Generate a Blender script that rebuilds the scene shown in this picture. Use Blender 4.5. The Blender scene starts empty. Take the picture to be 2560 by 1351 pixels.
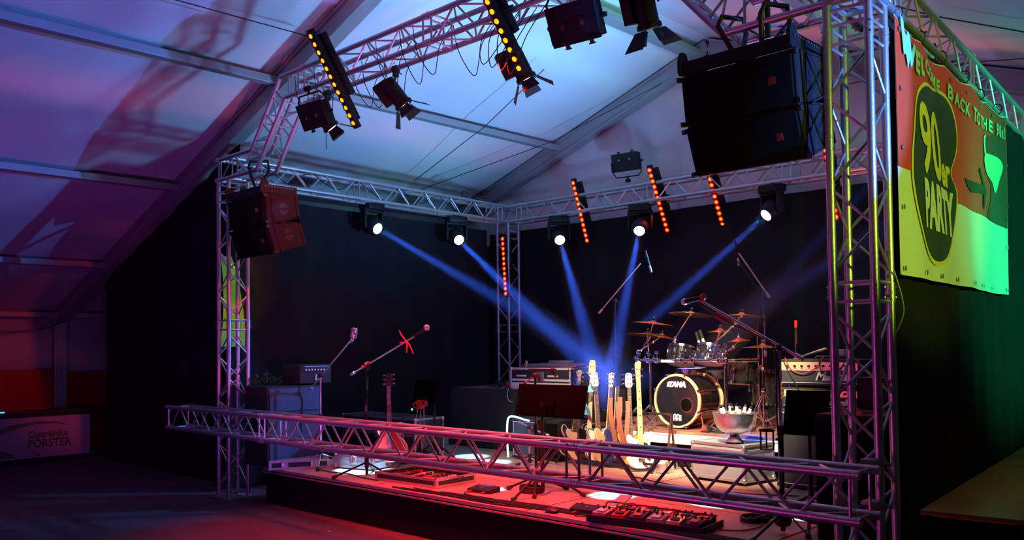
import bpy, bmesh, math, random
from mathutils import Vector, Matrix, Euler
R = math.radians
random.seed(7)
scene = bpy.context.scene
COL = scene.collection

# ------------------------------------------------------------------ camera
cam_d = bpy.data.cameras.new('camera')
cam = bpy.data.objects.new('camera', cam_d)
COL.objects.link(cam)
cam_d.sensor_width = 36.0
cam_d.lens = 2166.27 / 2560 * 36.0
cam_d.shift_y = 123.8 / 2560
cam_d.clip_end = 200
rt = Vector((0.71998789, 0.69388381, -0.01194558))
up = Vector((0.03034718, -0.014283, 0.99943736))
fw = Vector((-0.69332279, 0.71994531, 0.031341))
M = Matrix(((rt.x, up.x, -fw.x, 9.49423), (rt.y, up.y, -fw.y, -4.91631), (rt.z, up.z, -fw.z, 1.70885), (0, 0, 0, 1)))
cam.matrix_world = M
scene.camera = cam

# ------------------------------------------------------------------ world, exposure
world = bpy.data.worlds.new('night')
scene.world = world
world.use_nodes = True
bg = world.node_tree.nodes['Background']
bg.inputs[0].default_value = (0.10, 0.08, 0.30, 1)
bg.inputs[1].default_value = 0.012
vs = scene.view_settings
vs.view_transform = 'Standard'
vs.look = 'None'
vs.exposure = 0.0
vs.gamma = 1.0
vs.use_curve_mapping = False
scene.cycles.max_bounces = 6
scene.cycles.diffuse_bounces = 3
scene.cycles.glossy_bounces = 3
scene.cycles.volume_bounces = 0
scene.cycles.sample_clamp_indirect = 6.0

# ------------------------------------------------------------------ room lights
def lamp(name, kind, loc, target, color, energy, size=0.1, angle=60, blend=0.5, shape=None, gobo=None):
    d = bpy.data.lights.new(name, kind)
    d.color = color
    d.energy = energy
    if kind == 'SPOT':
        d.spot_size = R(angle)
        d.spot_blend = blend
        d.shadow_soft_size = size
    elif kind == 'AREA':
        d.size = size
        if shape:
            d.shape = 'RECTANGLE'
            d.size, d.size_y = shape
        d.spread = R(angle)
    else:
        d.shadow_soft_size = size
    if gobo:
        d.use_nodes = True
        nt = d.node_tree
        em = [n for n in nt.nodes if n.type == 'EMISSION'][0]
        tc = nt.nodes.new('ShaderNodeTexCoord')
        mp = nt.nodes.new('ShaderNodeMapping')
        mp.inputs['Scale'].default_value = gobo[0]
        mp.inputs['Location'].default_value = (gobo[3], gobo[3] * .7, 0)
        no = nt.nodes.new('ShaderNodeTexNoise')
        no.inputs['Scale'].default_value = 1.0
        no.inputs['Detail'].default_value = 3.0
        rp = nt.nodes.new('ShaderNodeValToRGB')
        rp.color_ramp.elements[0].position = gobo[1]
        rp.color_ramp.elements[1].position = gobo[2]
        nt.links.new(tc.outputs['Normal'], mp.inputs[0])
        nt.links.new(mp.outputs[0], no.inputs['Vector'])
        nt.links.new(no.outputs[0], rp.inputs[0])
        nt.links.new(rp.outputs[0], em.inputs['Strength'])
    o = bpy.data.objects.new(name, d)
    COL.objects.link(o)
    o.location = loc
    dv = Vector(target) - Vector(loc)
    o.rotation_euler = dv.to_track_quat('-Z', 'Y').to_euler()
    return o

# blue washes on the roof, one throwing the shadow of the near right tower
lamp('roof_wash_blue', 'SPOT', (11.6, 0.30, 2.45), (0.9, -1.45, 5.1), (0.06, 0.21, 1.0), 3400, .007, 28, .35)
lamp('roof_fill_hall', 'SPOT', (3.4, -2.2, .35), (-0.2, 0.3, 5.0), (0.30, 0.10, .9), 120, .15, 120, .9)  # added uplight with no lamp body, a purple fill for the roof
lamp('roof_wash_stage', 'SPOT', (4.7, 2.9, 1.9), (1.5, 2.6, 5.3), (0.13, 0.46, 1.0), 1500, .2, 92, 1.0)
lamp('roof_wash_front', 'SPOT', (6.2, 1.3, 1.2), (4.6, 1.2, 5.6), (0.20, 0.38, 1.0), 420, .15, 90, .8)
lamp('roof_wash_back', 'SPOT', (6.9, 4.4, 1.5), (3.6, 4.9, 5.6), (0.40, 0.34, .80), 110, .2, 110, .9)
lamp('roof_streak_pink', 'SPOT', (8.9, -2.6, 1.2), (-1.5, -0.6, 4.7), (1.0, 0.10, 0.24), 800, .05, 66, .6, gobo=((2.2, 9, 3), .53, .64, 3.1))
lamp('roof_streak_red', 'SPOT', (5.6, 1.2, 2.2), (0.4, 3.9, 4.6), (1.0, 0.18, 0.50), 160, .1, 34, .8, gobo=((3, 5, 4), .50, .66, 9.3))
lamp('drape_blue', 'SPOT', (4.6, 2.0, 3.3), (-.4, 3.0, 1.8), (0.05, 0.20, 1.0), 130, .1, 60, .8)
lamp('lime_cloth_fill', 'SPOT', (.7, 1.6, 3.5), (-.2, .35, 2.3), (.55, 1.0, .10), 40, .05, 34, .6)  # added spot without a lamp body, brightens the green cloth strip
lamp('roof_right', 'SPOT', (9.3, 1.6, 1.6), (8.2, 3.2, 4.3), (0.06, 0.34, 1.0), 150, .2, 64, .8)
lamp('roof_green', 'SPOT', (4.2, 3.6, 2.9), (-.7, 3.7, 4.3), (0.06, 1.0, 0.30), 110, .1, 28, .9)
# magenta wash from the front left of the hall
lamp('magenta_wash', 'SPOT', (2.6, -6.5, 1.0), (5.2, 0.0, 2.2), (1.0, 0.07, 0.62), 210, .15, 90, .7)
lamp('magenta_left', 'SPOT', (1.5, -4.5, 1.0), (-4.0, 1.0, 3.0), (0.85, 0.02, 0.9), 75, .15, 80, .8)
# green and yellow-green wash on the right-hand side
lamp('green_yellow_wash', 'SPOT', (11.6, -0.6, 2.5), (7.6, 1.0, 3.0), (0.62, 1.0, 0.06), 420, .08, 40, .5)
lamp('green_wash', 'SPOT', (10.8, 4.8, 2.6), (7.4, 3.9, 2.7), (0.02, 1.0, 0.34), 800, .08, 62, .6)
lamp('amber_wash', 'SPOT', (10.4, 1.2, 2.0), (8.3, 1.9, 4.2), (1.0, 0.62, 0.04), 60, .2, 26, .9)
# warm key from the front truss profiles on the drums
lamp('warm_key_right', 'SPOT', (6.05, -0.02, 3.75), (5.0, 3.0, 1.0), (1.0, 0.80, 0.55), 1900, .06, 34, .6)
lamp('warm_key_centre', 'SPOT', (4.9, 0.0, 3.80), (4.3, 3.0, 1.2), (1.0, 0.78, 0.50), 1900, .06, 34, .6)
lamp('warm_key_left', 'SPOT', (3.4, 0.1, 3.8), (3.2, 2.7, .5), (1.0, 0.80, 0.52), 420, .06, 44, .7)
# blue side light across the stage onto the left cabinet and tower
lamp('blue_side', 'SPOT', (4.3, 4.7, 3.3), (0.6, 0.2, 1.0), (0.08, 0.28, 1.0), 1300, .06, 26, .6)
# red from the strips of the front truss
lamp('red_strip_left', 'AREA', (2.6, -.30, 4.2), (2.9, 0.3, 0.4), (1.0, 0.03, 0.03), 26, 1, 60, shape=(.1, .9))
lamp('red_strip_right', 'AREA', (4.85, -.30, 3.88), (4.4, 0.6, 0.4), (1.0, 0.03, 0.03), 90, 1, 60, shape=(.1, .9))
for k, (x, y) in enumerate(((1.34, 5.0), (2.67, 5.0), (3.43, 5.0), (5.2, 5.0))):
    lamp('red_strip_back_%d' % k, 'AREA', (x, y - .1, 3.7), (x + .6, 2.8, .6), (1.0, 0.04, 0.02), 7, 1, 120, shape=(.1, .8))
lamp('red_side', 'SPOT', (4.7, -.3, 3.9), (1.2, 0.0, 3.1), (1.0, 0.05, 0.06), 650, .05, 20, .7)
lamp('red_right', 'SPOT', (7.0, 2.4, 3.3), (4.9, 3.5, 1.3), (1.0, 0.05, 0.03), 700, .05, 26, .7)
lamp('red_sub', 'SPOT', (7.2, 1.3, 3.5), (7.14, 1.1, 1.2), (1.0, 0.02, 0.03), 90, .05, 26, .5)
lamp('red_hall_floor', 'SPOT', (3.0, -.5, 4.0), (2.1, -.9, 0), (1.0, 0.02, 0.04), 260, .1, 34, .9)
lamp('amber_table', 'SPOT', (10.4, 1.0, 2.9), (8.0, 1.6, .76), (1.0, 0.50, 0.04), 14, .1, 40, .8)
lamp('red_floor_lamp', 'SPOT', (4.42, 2.55, .56), (4.75, 3.4, 1.75), (1.0, 0.10, 0.03), 300, .04, 62, .7)
# blue-white beams that land on the stage floor
for k, (x, y, e, a) in enumerate(((1.85, .70, 6500, 9.5), (1.9, 2.23, 4500, 6), (2.45, 2.0, 4500, 7), (3.80, .72, 4500, 3.6), (4.84, 1.15, 5500, 6), (5.75, 1.5, 6000, 10), (6.5, 1.45, 4500, 10))):
    lamp('floor_beam_%d' % k, 'SPOT', (min(x + 1.0, 6.4) + .15 * (k % 2), 0.50, 4.2) if k < 5 else (7.1, 1.7, 3.6), (x, y, .4), (0.24, 0.55, 1.0), e * 1.6, .03, a, .25)

# ------------------------------------------------------------------ materials
def mat(name, color, rough=.5, metal=0.0, emit=None, strength=0.0, var=0.0, vscale=8.0, bump=0.0, bscale=60.0, alpha=None, coat=0.0, spec=None):
    m = bpy.data.materials.new(name)
    m.use_nodes = True
    nt = m.node_tree
    b = nt.nodes['Principled BSDF']
    b.inputs['Base Color'].default_value = (*color, 1)
    b.inputs['Roughness'].default_value = rough
    b.inputs['Metallic'].default_value = metal
    if coat:
        b.inputs['Coat Weight'].default_value = coat
        b.inputs['Coat Roughness'].default_value = .05
    if spec is not None:
        b.inputs['Specular IOR Level'].default_value = spec
    if emit:
        b.inputs['Emission Color'].default_value = (*emit, 1)
        b.inputs['Emission Strength'].default_value = strength
    tc = nt.nodes.new('ShaderNodeTexCoord')
    if var:
        n = nt.nodes.new('ShaderNodeTexNoise')
        n.inputs['Scale'].default_value = vscale
        n.inputs['Detail'].default_value = 5
        mx = nt.nodes.new('ShaderNodeMix')
        mx.data_type = 'RGBA'
        mx.inputs[6].default_value = (*[c * (1 - var) for c in color], 1)
        mx.inputs[7].default_value = (*[min(1, c * (1 + var)) for c in color], 1)
        nt.links.new(tc.outputs['Object'], n.inputs['Vector'])
        nt.links.new(n.outputs[0], mx.inputs[0])
        nt.links.new(mx.outputs[2], b.inputs['Base Color'])
    if bump:
        n2 = nt.nodes.new('ShaderNodeTexNoise')
        n2.inputs['Scale'].default_value = bscale
        n2.inputs['Detail'].default_value = 4
        bp = nt.nodes.new('ShaderNodeBump')
        bp.inputs['Strength'].default_value = bump
        bp.inputs['Distance'].default_value = .01
        nt.links.new(tc.outputs['Object'], n2.inputs['Vector'])
        nt.links.new(n2.outputs[0], bp.inputs['Height'])
        nt.links.new(bp.outputs[0], b.inputs['Normal'])
    return m

MT = {}
MT['alu'] = mat('truss_aluminium', (.62, .62, .64), .38, .85, var=.12, vscale=6, bump=.15, bscale=90)
MT['alu_dull'] = mat('tent_aluminium', (.34, .35, .36), .5, .35, var=.15, vscale=3)
MT['tent'] = mat('tent_fabric', (.66, .65, .66), .75, 0, var=.10, vscale=1.3, bump=.35, bscale=5)
MT['tent_grey'] = mat('tent_side_fabric', (.30, .30, .32), .8, 0, var=.15, vscale=2, bump=.4, bscale=6)
MT['drape'] = mat('black_molton', (.013, .0125, .016), .95, 0, var=.3, vscale=3, bump=.4, bscale=140, spec=.15)
MT['drape_red'] = mat('red_curtain_cloth', (.25, .01, .012), .9, 0, var=.3, vscale=4)
MT['floor'] = mat('hall_floor', (.10, .055, .075), .8, 0, var=.35, vscale=3, bump=.5, bscale=30)
MT['stage_wood'] = mat('stage_plywood', (.36, .25, .18), .62, 0, var=.28, vscale=9, bump=.25, bscale=70)
MT['riser_deck'] = mat('riser_deck_cloth', (.16, .075, .055), .8, 0, var=.3, vscale=12, bump=.3, bscale=90)
MT['black'] = mat('black_plastic', (.012, .012, .013), .5, 0, var=.2)
MT['black_metal'] = mat('black_powder_coat', (.012, .012, .013), .5, .0, var=.2, bump=.1, spec=.22)
MT['black_gloss'] = mat('black_lacquer', (.010, .009, .010), .08, 0, coat=1.0, var=.2)
MT['grille'] = mat('speaker_grille', (.006, .0055, .0065), .9, 0, bump=.4, bscale=260, var=.3, spec=.08)
MT['desk_black'] = mat('matt_black_steel', (.003, .003, .003), .85, 0, var=.2, spec=.0)
MT['cab_side'] = mat('speaker_paint', (.028, .022, .024), .8, 0, spec=.05, bump=.5, bscale=200, var=.2)
MT['chrome'] = mat('chrome', (.85, .85, .87), .10, 1.0, var=.05)
MT['steel'] = mat('brushed_steel', (.80, .79, .77), .36, 1.0, var=.08, bump=.1, bscale=30)
MT['brass'] = mat('cymbal_bronze', (.62, .36, .14), .28, 1.0, var=.2, vscale=20, bump=.2, bscale=60)
MT['white'] = mat('white_paint', (.80, .80, .78), .45, 0, var=.04)
MT['grey_case'] = mat('grey_laminate', (.30, .32, .34), .45, 0, var=.08, bump=.15, bscale=90)
MT['dark_case'] = mat('black_laminate', (.03, .03, .035), .4, 0, var=.2, bump=.1, bscale=90)
MT['tolex'] = mat('black_tolex', (.018, .018, .020), .65, 0, bump=.6, bscale=300, var=.2)
MT['grille_grey'] = mat('grey_grille_cloth', (.028, .029, .031), .8, 0, bump=.5, bscale=240, var=.15)
MT['grille_blue'] = mat('slate_cabinet_cloth', (.05, .07, .15), .7, 0, bump=.3, bscale=200, var=.2)
MT['gold'] = mat('gold_panel', (.80, .62, .30), .35, .5, var=.06)
MT['hoop'] = mat('natural_wood_hoop', (.75, .52, .25), .3, 0, var=.12, vscale=30, coat=.5)
MT['maple'] = mat('maple_neck', (.78, .52, .26), .3, 0, var=.15, vscale=14, coat=.4)
MT['rosewood'] = mat('rosewood', (.10, .05, .03), .45, 0, var=.3, vscale=30)
MT['cream'] = mat('cream_lacquer', (.85, .74, .45), .2, 0, coat=.6, var=.05)
MT['navy'] = mat('navy_lacquer', (.02, .03, .16), .12, 0, coat=.8, var=.1)
MT['burst'] = mat('sunburst_lacquer', (.55, .28, .06), .12, 0, coat=.8, var=.55, vscale=3)
MT['cherry'] = mat('cherry_red_lacquer', (.50, .02, .02), .12, 0, coat=.8, var=.2)
MT['tan'] = mat('tan_lacquer', (.55, .36, .18), .15, 0, coat=.7, var=.25, vscale=5)
MT['white_lac'] = mat('white_lacquer', (.86, .84, .80), .15, 0, coat=.8, var=.03)
MT['leather'] = mat('brown_leather', (.35, .13, .09), .6, 0, var=.25, vscale=8)
MT['cloth_blue'] = mat('light_blue_cloth', (.15, .50, .62), .9, 0, var=.15, vscale=10, bump=.5, bscale=60)
MT['red_plastic'] = mat('red_plastic', (.60, .03, .02), .4, 0, var=.1)
MT['red_ribbon'] = mat('red_ribbon', (.80, .05, .03), .6, 0, var=.1)
MT['drumhead'] = mat('clear_black_drumhead', (.008, .008, .013), .12, 0, var=.3)
MT['tomhead'] = mat('resonant_head', (.55, .50, .48), .35, 0, var=.1)
MT['leaf'] = mat('leafy_green', (.03, .14, .05), .7, 0, var=.4, vscale=20)
MT['banner_red'] = mat('banner_red_print', (.85, .07, .02), .42, 0, var=.06, vscale=3)
MT['banner_white'] = mat('banner_white_print', (.86, .86, .80), .42, 0, var=.03, vscale=3)
MT['banner_black'] = mat('banner_black_print', (.045, .07, .03), .35, 0, var=.3, vscale=6)
MT['banner_yellow'] = mat('banner_yellow_print', (.95, .78, .05), .42, 0, var=.04)
MT['banner_edge'] = mat('banner_maroon_print', (.18, .06, .03), .42, 0, var=.2)
MT['banner_mint'] = mat('banner_mint_print', (.30, .85, .40), .42, 0, var=.05)
MT['green_cloth'] = mat('lime_cloth', (.30, .75, .05), .6, 0, var=.2, vscale=3)
MT['table_wood'] = mat('orange_bench_lacquer', (.62, .30, .05), .4, 0, var=.2, vscale=4, bump=.1)
MT['lens_dark'] = mat('dark_lens', (.30, .06, .10), .08, 0, coat=1, var=.2)
MT['lens_clear'] = mat('mirrored_lens', (.55, .55, .6), .12, .9, var=.1)
MT['cable'] = mat('black_cable', (.012, .012, .014), .5, 0, var=.2)
MT['cable_red'] = mat('red_cable', (.45, .03, .03), .5, 0, var=.1)
MT['cable_pale'] = mat('pale_cable', (.60, .60, .62), .5, 0, var=.1)
MT['label_white'] = mat('bottle_label', (.85, .87, .88), .5, 0, var=.05)
MT['bottle'] = mat('brown_bottle_glass', (.05, .022, .008), .08, 0, coat=1, var=.2)
MT['ink_green'] = mat('dull_green_print', (.10, .22, .10), .6, 0, var=.1)
MT['ink_dark'] = mat('dark_print', (.05, .05, .06), .6, 0, var=.1)
MT['board'] = mat('pale_board', (.40, .38, .46), .6, 0, var=.06, vscale=2)
MT['led_amber'] = mat('amber_led', (1, .3, .02), .3, 0, emit=(1.0, .16, .0), strength=4.5)
MT['led_red'] = mat('red_led', (1, .1, .02), .3, 0, emit=(1.0, .07, .003), strength=7)
MT['led_glow'] = mat('red_led_glow', (.6, .02, .02), .3, 0, emit=(1.0, .0, .0), strength=.55)  # emission imitates the red glow spreading around a lit LED
MT['led_meter'] = mat('orange_meter_led', (1, .3, .02), .3, 0, emit=(1.0, .28, .0), strength=3)
MT['led_green'] = mat('green_led', (.1, 1, .2), .3, 0, emit=(.05, 1.0, .15), strength=3)
MT['lens_beam'] = mat('lit_beam_lens', (.5, .8, 1), .3, 0, emit=(.42, .75, 1.0), strength=22)
MT['lens_warm'] = mat('lit_warm_lens', (1, .9, .6), .3, 0, emit=(1.0, .82, .5), strength=9)
MT['neon'] = mat('lit_blue_tube', (.3, .6, 1), .3, 0, emit=(.20, .50, 1.0), strength=5)
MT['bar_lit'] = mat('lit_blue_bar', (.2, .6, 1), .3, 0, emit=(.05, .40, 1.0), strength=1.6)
MT['lamp_red'] = mat('lit_red_lamp', (1, .2, .1), .3, 0, emit=(1.0, .10, .04), strength=12)

# ------------------------------------------------------------------ mesh helpers
class MB:
    """collects shapes in one bmesh"""
    def __init__(s):
        s.b = bmesh.new()
    def face(s, vs):
        try:
            return s.b.faces.new(vs)
        except ValueError:
            return None
    def ring(s, c, u, v, r, n):
        return [s.b.verts.new(c + u * (r * math.cos(2 * math.pi * i / n)) + v * (r * math.sin(2 * math.pi * i / n))) for i in range(n)]
    def bridge(s, a, b):
        n = len(a)
        for i in range(n):
            s.face((a[i], a[(i + 1) % n], b[(i + 1) % n], b[i]))
    def tube(s, p, q, r, r2=None, n=10, cap=True):
        p, q = Vector(p), Vector(q)
        d = (q - p)
        if d.length < 1e-6:
            return s
        d.normalize()
        u = d.orthogonal().normalized()
        v = d.cross(u)
        a = s.ring(p, u, v, r, n)
        b = s.ring(q, u, v, r if r2 is None else r2, n)
        s.bridge(a, b)
        if cap:
            s.face(a[::-1]); s.face(b)
        return s
    def path(s, pts, r, n=6, cap=True, closed=False):
        pts = [Vector(p) for p in pts]
        rings = []
        prev = None
        N = len(pts)
        for i, p in enumerate(pts):
            a = pts[(i - 1) % N] if (closed or i > 0) else p
            c = pts[(i + 1) % N] if (closed or i < N - 1) else p
            d = (c - a)
            if d.length < 1e-7:
                d = Vector((0, 0, 1))
            d.normalize()
            if prev is None:
                u = d.orthogonal().normalized()
            else:
                u = prev - d * prev.dot(d)
                u = u.normalized() if u.length > 1e-5 else d.orthogonal().normalized()
            prev = u
            rr = r[i] if isinstance(r, (list, tuple)) else r
            rings.append(s.ring(p, u, d.cross(u), rr, n))
        for i in range(len(rings) - 1):
            s.bridge(rings[i], rings[i + 1])
        if closed:
            s.bridge(rings[-1], rings[0])
        elif cap:
            s.face(rings[0][::-1]); s.face(rings[-1])
        return s
    def box(s, c, size, rot=None, bev=0.0):
        c = Vector(c)
        hx, hy, hz = size[0] / 2, size[1] / 2, size[2] / 2
        if bev > 0:
            b = min(bev, hx * .9, hy * .9, hz * .9)
            tmp = bmesh.new()
            bmesh.ops.create_cube(tmp, size=1)
            for vtx in tmp.verts:
                vtx.co = Vector((vtx.co.x * size[0], vtx.co.y * size[1], vtx.co.z * size[2]))
            bmesh.ops.bevel(tmp, geom=list(tmp.edges), offset=b, segments=2, profile=.5, affect='EDGES')
            s.merge(tmp, Matrix.Translation(c) @ (rot.to_4x4() if rot else Matrix.Identity(4)))
            tmp.free()
            return s
        vs = []
        for x in (-hx, hx):
            for y in (-hy, hy):
                for z in (-hz, hz):
                    w = Vector((x, y, z))
                    if rot:
                        w = rot @ w
                    vs.append(s.b.verts.new(c + w))
        for f in ((0, 1, 3, 2), (4, 6, 7, 5), (0, 4, 5, 1), (2, 3, 7, 6), (0, 2, 6, 4), (1, 5, 7, 3)):
            s.face([vs[i] for i in f])
        return s
    def merge(s, other, mtx=None):
        mp = {}
        for v in other.verts:
            mp[v] = s.b.verts.new(mtx @ v.co if mtx else v.co)
        for f in other.faces:
            s.face([mp[v] for v in f.verts])
        return s
    def prism(s, pts, t, mtx=None):
        """2D outline (x, z) extruded along local y by t"""
        mtx = mtx or Matrix.Identity(4)
        a = [s.b.verts.new(mtx @ Vector((x, -t / 2, z))) for x, z in pts]
        b = [s.b.verts.new(mtx @ Vector((x, t / 2, z))) for x, z in pts]
        s.face(a); s.face(b[::-1])
        n = len(a)
        for i in range(n):
            s.face((a[i], b[i], b[(i + 1) % n], a[(i + 1) % n]))
        return s
    def lathe(s, prof, mtx=None, n=28, closed_ends=True):
        """profile [(r, h)] spun about local z"""
        mtx = mtx or Matrix.Identity(4)
        rings = []
        for r, h in prof:
            rings.append([s.b.verts.new(mtx @ Vector((r * math.cos(2 * math.pi * i / n), r * math.sin(2 * math.pi * i / n), h))) for i in range(n)])
        for i in range(len(rings) - 1):
            s.bridge(rings[i], rings[i + 1])
        if closed_ends:
            s.face(rings[0][::-1]); s.face(rings[-1])
        return s
    def sphere(s, c, r, seg=14, sc=(1, 1, 1)):
        bm2 = bmesh.new()
        bmesh.ops.create_uvsphere(bm2, u_segments=seg, v_segments=max(6, seg // 2), radius=r)
        s.merge(bm2, Matrix.Translation(Vector(c)) @ Matrix.Diagonal((*sc, 1)))
        bm2.free()
        return s
    def grid(s, fn, nu, nv):
        g = [[s.b.verts.new(fn(i / nu, j / nv)) for j in range(nv + 1)] for i in range(nu + 1)]
        for i in range(nu):
            for j in range(nv):
                s.face((g[i][j], g[i + 1][j], g[i + 1][j + 1], g[i][j + 1]))
        return s
    def build(s, name, material, parent=None, smooth=True, angle=35):
        bmesh.ops.recalc_face_normals(s.b, faces=s.b.faces)
        me = bpy.data.meshes.new(name)
        s.b.to_mesh(me)
        s.b.free()
        me.materials.append(MT[material] if isinstance(material, str) else material)
        if smooth and len(me.polygons):
            me.shade_smooth()
            try:
                me.set_sharp_from_angle(angle=R(angle))
            except Exception:
                pass
        o = bpy.data.objects.new(name, me)
        COL.objects.link(o)
        if parent is not None:
            o.parent = parent
        return o

def tag(o, label, cat, group=None):
    o['label'] = label
    o['category'] = cat
    if group:
        o['group'] = group
    return o
def struct(o):
    o['kind'] = 'structure'
    return o
def stuff(o):
    o['kind'] = 'stuff'
    return o
def thing(name, label, cat, loc=(0, 0, 0), rot=(0, 0, 0), group=None):
    o = bpy.data.objects.new(name, None)
    o.empty_display_size = .1
    COL.objects.link(o)
    o.location = loc
    o.rotation_euler = rot
    return tag(o, label, cat, group)
def thing_m(name, label, cat, mtx, group=None):
    o = thing(name, label, cat, group=group)
    o.matrix_world = mtx
    return o
def kids(o):
    return [c for c in bpy.data.objects if c.parent == o]
def copy_tree(o, parent=None):
    c = o.copy()
    COL.objects.link(c)
    c.parent = parent
    for ch in kids(o):
        copy_tree(ch, c)
    return c
def frame(x, y, z, o=(0, 0, 0)):
    x, y, z, o = Vector(x), Vector(y), Vector(z), Vector(o)
    return Matrix(((x.x, y.x, z.x, o.x), (x.y, y.y, z.y, o.y), (x.z, y.z, z.z, o.z), (0, 0, 0, 1)))
def aim(origin, direction, upv=(0, 0, 1)):
    """local +z along direction"""
    z = Vector(direction).normalized()
    x = Vector(upv).cross(z)
    if x.length < 1e-4:
        x = Vector((1, 0, 0))
    x.normalize()
    return frame(x, z.cross(x), z, origin)
def smooth_loop(pts, sub=4):
    n = len(pts)
    out = []
    for i in range(n):
        p0, p1, p2, p3 = (Vector((*pts[(i + k) % n], 0)) for k in (-1, 0, 1, 2))
        for j in range(sub):
            t = j / sub
            q = .5 * ((2 * p1) + (-p0 + p2) * t + (2 * p0 - 5 * p1 + 4 * p2 - p3) * t * t + (-p0 + 3 * p1 - 3 * p2 + p3) * t ** 3)
            out.append((q.x, q.y))
    return out
def smooth_path(pts, sub=6):
    pts = [Vector(p) for p in pts]
    out = []
    n = len(pts)
    for i in range(n - 1):
        p0, p1, p2, p3 = pts[max(i - 1, 0)], pts[i], pts[i + 1], pts[min(i + 2, n - 1)]
        for j in range(sub):
            t = j / sub
            out.append(.5 * ((2 * p1) + (-p0 + p2) * t + (2 * p0 - 5 * p1 + 4 * p2 - p3) * t * t + (-p0 + 3 * p1 - 3 * p2 + p3) * t ** 3))
    out.append(pts[-1])
    return out
def text(name, body, size, mtx, material, parent=None, ext=.002, bold=0.0, shear=0.0, sx=1.0, warp=None, space=1.0):
    c = bpy.data.curves.new(name, 'FONT')
    c.body = body
    c.size = size
    c.extrude = ext
    c.offset = bold
    c.shear = shear
    c.align_x = 'CENTER'
    c.align_y = 'CENTER'
    c.space_character = space
    c.resolution_u = 4
    tmp = bpy.data.objects.new(name, c)
    COL.objects.link(tmp)
    me = bpy.data.meshes.new_from_object(tmp)
    bpy.data.objects.remove(tmp)
    bpy.data.curves.remove(c)
    if warp:
        b_ = bmesh.new(); b_.from_mesh(me)
        for _ in range(4):
            bmesh.ops.triangulate(b_, faces=b_.faces[:])
            ee = [e for e in b_.edges if e.calc_length() > .07]
            if not ee: break
            bmesh.ops.subdivide_edges(b_, edges=ee, cuts=1)
        b_.to_mesh(me); b_.free()
    for v in me.vertices:
        v.co.x *= sx
        v.co = mtx @ v.co
        if warp:
            v.co = warp(v.co)
    me.materials.clear()
    me.materials.append(MT[material])
    o = bpy.data.objects.new(name, me)
    COL.objects.link(o)
    if parent:
        o.parent = parent
    return o
# text plane frames: text x -> first vector, text y -> up, facing cross product
FACE_FRONT = lambda x, y, z: frame((1, 0, 0), (0, 0, 1), (0, -1, 0), (x, y, z))     # faces -y (the audience)
FACE_RIGHT = lambda x, y, z: frame((0, 1, 0), (0, 0, 1), (1, 0, 0), (x, y, z))      # faces +x
def wb(mb, name, material, root, **k):
    """geometry given in world coordinates under an unrotated root"""
    bmesh.ops.translate(mb.b, verts=mb.b.verts, vec=-Vector(root.location))
    return mb.build(name, material, root, **k)

# ------------------------------------------------------------------ the setting
# hall floor
m = MB(); m.box((2, -1, -.05), (34, 30, .1))
struct(m.build('floor', 'floor', smooth=False))
# tent: eave x=-6.7 z=2.36, ridge x=3.3 z=5.80, mirrored
EX, EZ, RX, RZ = -6.75, 2.42, 3.3, 5.90
WX = 2 * RX - EX
def roof_z(x):
    return RZ - abs(x - RX) * (RZ - EZ) / (RX - EX)
Y0, Y1, Y2 = -14.5, .5, 5.5
def sag(x, y):
    t = ((y - Y1) / 5.0) % 1.0
    return .05 * math.sin(math.pi * t) * math.sin(math.pi * min(1, abs((x - RX) / (RX - EX))) * 4) ** 2
for nm, xa, xb in (('ceiling', EX, RX), ('ceiling', RX, WX)):
    m = MB()
    m.grid(lambda a, b, xa=xa, xb=xb: Vector((xa + (xb - xa) * a, Y0 + (Y2 + .1 - Y0) * b, roof_z(xa + (xb - xa) * a) + .03 - sag(xa + (xb - xa) * a, Y0 + (Y2 + .1 - Y0) * b))), 40, 80)
    struct(m.build(nm, 'tent'))
# gable wall behind the stage
m = MB(); m.prism([(EX, 0), (WX, 0), (WX, EZ), (RX, RZ), (EX, EZ)], .04, Matrix.Translation((0, Y2 + .12, 0)))
struct(m.build('wall_back', 'tent', smooth=False))
m = MB(); m.box((EX - .05, (Y0 + Y2) / 2, EZ / 2 + .55), (.03, Y2 - Y0, EZ - 1.05))
struct(m.build('wall_left', 'tent_grey', smooth=False))
m = MB(); m.box((WX + .05, (Y0 + Y2) / 2, EZ / 2), (.03, Y2 - Y0, EZ))
struct(m.build('wall_right', 'tent_grey', smooth=False))
m = MB(); m.prism([(EX, 0), (WX, 0), (WX, EZ), (RX, RZ), (EX, EZ)], .04, Matrix.Translation((0, Y0, 0)))
struct(m.build('wall_front', 'tent_grey', smooth=False))
# rafters and posts of the tent frames
def rafter_bm(xa, xb, y):
    mm = MB()
    za, zb = roof_z(xa) - .13, roof_z(xb) - .13
    d = Vector((xb - xa, 0, zb - za)); L = d.length; d.normalize()
    nrm = Vector((-d.z, 0, d.x))
    rot = Matrix((( d.x, 0, nrm.x), (0, 1, 0), (d.z, 0, nrm.z)))
    mid = Vector(((xa + xb) / 2, y, (za + zb) / 2))
    mm.box(mid, (L, .12, .22), rot, bev=.01)
    for s_ in (-1, 1):
        mm.box(mid + nrm * (.105 * s_), (L, .17, .03), rot)
    return mm
for y in (Y1, Y2, -4.5, -9.5):
    nm = 'trim_%d'
    struct(rafter_bm(EX, RX, y).build('trim_1', 'alu_dull', smooth=False))
    struct(rafter_bm(RX, WX, y).build('trim_2', 'alu_dull', smooth=False))
    for x in (EX + .06, WX - .06):
        m = MB(); m.box((x, y, EZ / 2 - .05), (.14, .2, EZ - .1), bev=.01)
        struct(m.build('trim_3', 'alu_dull', smooth=False))
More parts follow.
